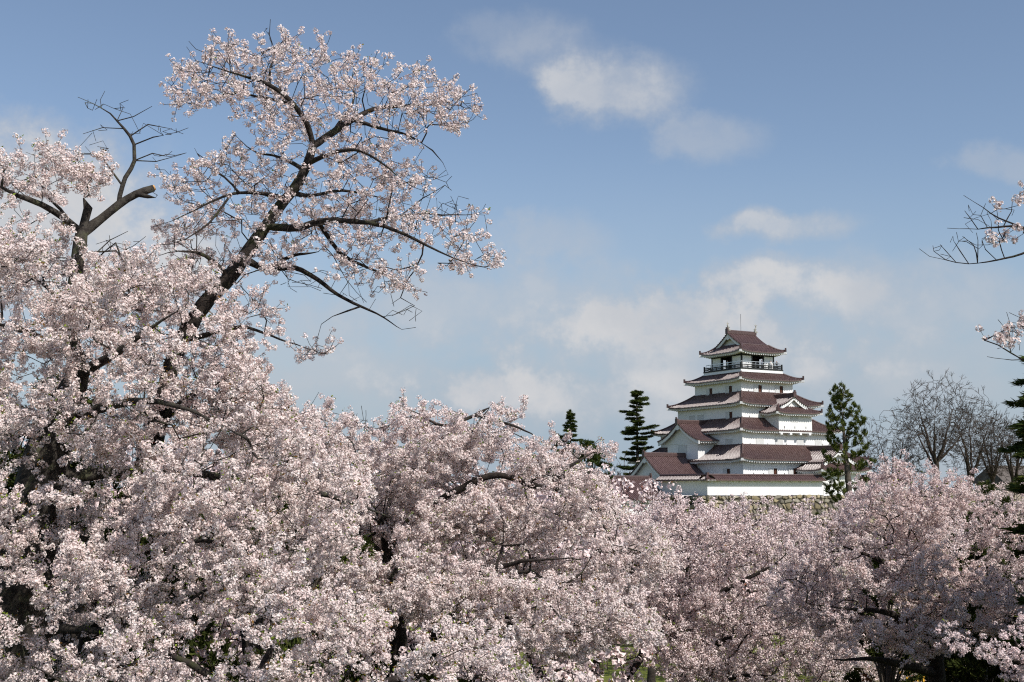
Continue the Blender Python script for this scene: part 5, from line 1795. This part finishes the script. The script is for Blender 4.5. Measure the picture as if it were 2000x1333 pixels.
bare_tree('zelkova_tree', wpos(1832, 215), btop(1832, 742, 215), 9.4, 101, 'largest bare zelkova, tall rounded crown rising right of the castle', fill=1300, forks=7, trunkh=.55, cb=.26)
bare_tree('zelkova_tree', wpos(1762, 225), btop(1740, 812, 225), 8.8, 102, 'low bare zelkova between the pine and the largest zelkova', fill=800, lean=-1.5, trunkh=.5)
bare_tree('zelkova_tree', wpos(1868, 222), btop(1890, 768, 222), 7.0, 103, 'leaning bare zelkova just right of the largest zelkova', fill=850, lean=3.0, trunkh=.5)
bare_tree('zelkova_tree', wpos(1932, 228), btop(1935, 785, 228), 5.8, 104, 'slim bare zelkova between the leaning one and the right edge', fill=650, forks=5, lean=.8, trunkh=.5)
bare_tree('zelkova_tree', wpos(1965, 220), btop(1975, 785, 220), 6.2, 105, 'bare zelkova partly behind the dark conifer at the right edge', fill=650, lean=1.5, trunkh=.5)
bare_tree('zelkova_tree', wpos(1212, 240), btop(1205, 888, 240), 3.8, 106, 'small bare tree behind the gabled turret left of the keep', fill=260, trunkh=.5)
bare_tree('zelkova_tree', wpos(1180, 250), btop(1182, 905, 250), 2.6, 107, 'faint bare tree beside the rounded evergreen left of the turret', fill=150, trunkh=.5)

# dark conifer at right edge
layered_fir('cedar_tree', (at(2052, 955, 40)[0], 40, 0), 17.4, 31, lambda f: np.interp(f, [0, .5, .8, 1], [1.9, 1.35, 1.1, .5]), 60, .30, 'dark conifer cut by the right edge of the view', droop=.25, tuft=.24, dens=3.0, width=.05)
layered_fir('cedar_tree', (14.9, 28.2, ground_z(14.9, 28.2)), 15.0, 35, lambda f: np.interp(f, [0, .75, 1], [3.0, 2.7, .8]), 50, .45, 'unseen tall conifer added beyond the right edge to shade the forked cherry', droop=.2, tuft=.32, dens=2.8, width=.07)  # added out of view, only to cast shade on the forked cherry
layered_fir('cedar_tree', (18.4, 30.5, ground_z(18.4, 30.5)), 17.0, 33, lambda f: np.interp(f, [0, .6, 1], [3.2, 2.6, .5]), 46, .38, 'unseen tall conifer added beyond the right edge to throw shade on the lower right blossom', droop=.2, tuft=.32, dens=2.6, width=.07)  # second unseen shade caster, added for the lower right blossom

# dark evergreens behind the right cherry
GR2 = [(.035, .046, .014), (.050, .064, .017), (.07, .078, .022)]
for i, (px, py, Y, wd, lab) in enumerate([(1885, 985, 47, 1.6, 'dark evergreen shrub tree glimpsed through blossom right of the forked trunk'), (1958, 1010, 44, 1.8, 'dark evergreen at the right edge behind drooping blossom'),
                                          (1905, 1130, 43, 2.2, 'deep shaded evergreen low behind the forked cherry trunk'), (1985, 1180, 40, 2.0, 'deep shaded evergreen above the lower right blossom bough'), (1720, 1080, 52, 1.5, 'small evergreen showing left of the forked cherry trunk'),
                                          (1915, 940, 120, 3.0, 'clipped evergreen in front of the distant tiled house'), (1985, 935, 110, 3.0, 'clipped evergreen at the foot of the right edge conifer')]):
    H = at(px, py, Y)[2]
    bushy('evergreen_tree', wpos(px, Y), H, wd, 200 + i, lab, z0=.1, n=2200, leaf=.22 if Y < 80 else .35, cols=GR2, group='dark evergreens', nclump=46)
for i, (px, py, Y, wd, lab) in enumerate([(1592, 1003, 168, 1.3, 'rounded green shrub at the foot of the stone wall near the pine'), (1365, 1008, 168, .9, 'small green shrub growing against the left part of the stone wall'), (1530, 1055, 150, 1.2, 'green shrub peeping through blossom under the stone wall')]):
    bushy('shrub', wpos(px, Y), at(px, py, Y)[2], wd, 300 + i, lab, z0=.6, n=700, leaf=.25, cols=[(.06, .08, .02), (.09, .10, .03)], cat='shrub', nclump=24)

for i, (x, y, h, wd, lab) in enumerate([(-8.6, 24.6, 15.0, 2.5, 'added evergreen that darkens the deep gaps right of the mossy trunk'), (-5.2, 25.6, 13.6, 2.3, 'added evergreen standing in for the shade under the leaning cherry'),
                                        (-11.6, 24.5, 15.4, 2.6, 'added evergreen standing in for the shade at the far left edge'), (-2.5, 30.5, 9.6, 2.4, 'added evergreen standing in for low shade left of the middle cherry trunk')]):
    bushy('evergreen_tree', (x, y, ground_z(x, y)), h - ground_z(x, y), wd, 400 + i, lab, z0=.05, n=2600, leaf=.2, cols=GR2, group='dark evergreens', nclump=52)  # evergreens added to keep the gaps behind the left blossom dark

# ---- house far right
hs = empty('tiled_house', (*wpos(1985, 250)[:2], -.8), R(20)); tag(hs, 'brown tiled house far behind the bare zelkovas at the right edge', 'house')
m = MB(); m.box((0, 0, 7.5), (6.5, 4.5, 7.5)); m.build('wall', varied('house_wall', (.36, .30, .24), (.42, .36, .30), .5), hs)
m = MB(); m.add([(-7.4, -5.4, 14.8), (7.4, -5.4, 14.8), (7.4, 5.4, 14.8), (-7.4, 5.4, 14.8), (-6.8, 0, 18.2), (6.8, 0, 18.2)], [[0, 1, 5, 4], [2, 3, 4, 5], [3, 2, 1, 0]]); m.add([(-7.4, -5.4, 14.8), (-7.4, 5.4, 14.8), (-6.8, 0, 18.2)], [[0, 2, 1]]); m.add([(7.4, -5.4, 14.8), (7.4, 5.4, 14.8), (6.8, 0, 18.2)], [[0, 1, 2]])
m.box((0, 0, 18.25), (6.9, .2, .2))
m.build('roof', varied('house_roof', (.09, .075, .065), (.13, .11, .095), 1.0), hs)

# ---- stump, fence, shed and amber stall curtain at the lower right
def gpt(px, py):
    """courtyard point (z=0) seen at a photo pixel"""
    d = at(px, py, 1.0) - np.array([0, 0, EYE]); k = EYE / -d[2]
    return d[0] * k, d[1] * k


sx_, sy_ = gpt(1272, 1338)
st = empty('tree_stump', (sx_, sy_, 0)); tag(st, 'sawn off cherry trunk stump with fresh orange cut beside the lawn fence', 'stump')
m = MB(); m.tube(np.array([(0, 0, 0), (0, 0, .3), (.02, 0, .8), (.02, 0, 1.25)]), [.40, .29, .26, .25], 12); m.build('trunk', M_bark, st, smooth=True)
m = MB(); m.tube(np.array([(.02, 0, 1.252), (.02, 0, 1.29)]), [.245, .24], 14); m.build('sawn_end', M_cut, st)

M_bamboo = varied('bamboo_rail', (.10, .07, .04), (.16, .12, .07), 5, .8)
f0 = gpt(1168, 1312); f1 = gpt(1272, 1300)
fx = empty('bamboo_fence', (f0[0], f0[1], 0)); tag(fx, 'low brown bamboo fence along the lawn left of the stump', 'fence')
d = np.array(f1) - np.array(f0); Lf = np.linalg.norm(d); d /= Lf
nrm2 = np.array([-d[1], d[0]])
for k in range(int(Lf / .45) + 1):
    m = MB(); p = d * k * .45; m.tube(np.array([(*p, 0), (*p, 1.0 + .04 * math.sin(k * 7))]), .035, 6); m.build('post', M_bamboo, fx)
for z in (.35, .85):
    m = MB(); m.tube(np.array([(*(nrm2 * .05), z), (*(d * Lf + nrm2 * .05), z)]), .028, 6); m.build('rail', M_bamboo, fx)

bx, by = gpt(820, 1092)
fx = empty('wooden_rail_fence', (bx, by, 0)); tag(fx, 'weathered wooden rail fence on the sandy ground seen through a gap in blossom', 'fence')
for k in range(9):
    m = MB(); m.box((k * 1.2, 0, .55), (.07, .07, .55)); m.build('post', M_bamboo, fx)
for z in (.45, .95):
    m = MB(); m.box((4.8, -.1, z), (5.0, .03, .05)); m.build('rail', M_bamboo, fx)

hx, hy = gpt(1690, 1380)
sh = empty('wooden_shed', (hx, hy, 0), R(-12)); tag(sh, 'dark wooden shed with pale board roof under the right cherry', 'shed')
m = MB(); m.box((0, 0, 1.25), (1.9, 1.5, 1.25)); m.build('wall', M_shed, sh)
m = MB(); m.box((0, -1.4, 3.05), (.06, .1, .3)); m.add([(-2.3, -2.0, 2.62), (2.3, -2.0, 2.62), (2.3, 1.9, 3.35), (-2.3, 1.9, 3.35), (-2.3, -2.0, 2.52), (2.3, -2.0, 2.52), (2.3, 1.9, 3.25), (-2.3, 1.9, 3.25)], [[0, 1, 2, 3], [7, 6, 5, 4], [0, 4, 5, 1], [1, 5, 6, 2], [2, 6, 7, 3], [3, 7, 4, 0]]); m.build('roof', M_shedroof, sh)
m = MB(); m.box((-.4, -1.53, 1.1), (.8, .02, 1.0)); m.build('door', M_shutterwood, sh)
sx2, sy2 = gpt(1797, 1368)
stl = empty('tea_stall', (sx2, sy2, 0), R(-8)); tag(stl, 'tea stall hung with bright amber curtains beside the wooden shed', 'stall')
for x in (-1.6, 0, 1.6):
    for y in (-.9, .9):
        m = MB(); m.box((x, y, 1.25), (.05, .05, 1.25)); m.build('post', M_dark, stl)
m = MB()
for x0 in (-1.55, .05):
    n = 16
    xs = np.linspace(x0, x0 + 1.5, n); ys = -.98 + .04 * np.sin(np.arange(n) * 1.9)
    V = np.concatenate([np.c_[xs, ys, np.full(n, .35)], np.c_[xs, ys, np.full(n, 2.35)], np.c_[xs, ys + .02, np.full(n, .35)], np.c_[xs, ys + .02, np.full(n, 2.35)]])
    m.add(V, [[i, i + 1, i + n + 1, i + n] for i in range(n - 1)] + [[i + 2 * n, i + 3 * n, i + 3 * n + 1, i + 2 * n + 1] for i in range(n - 1)])
m.build('curtain', M_gold, stl)
m = MB(); m.add([(-1.9, -1.3, 2.5), (1.9, -1.3, 2.5), (1.9, 1.2, 2.9), (-1.9, 1.2, 2.9), (-1.9, -1.3, 2.44), (1.9, -1.3, 2.44), (1.9, 1.2, 2.84), (-1.9, 1.2, 2.84)], [[0, 1, 2, 3], [7, 6, 5, 4], [0, 4, 5, 1], [1, 5, 6, 2], [2, 6, 7, 3], [3, 7, 4, 0]]); m.build('roof', M_shedroof, stl)
m = MB(); m.box((0, .3, .4), (1.5, .3, .4)); m.build('counter', M_shed, stl)
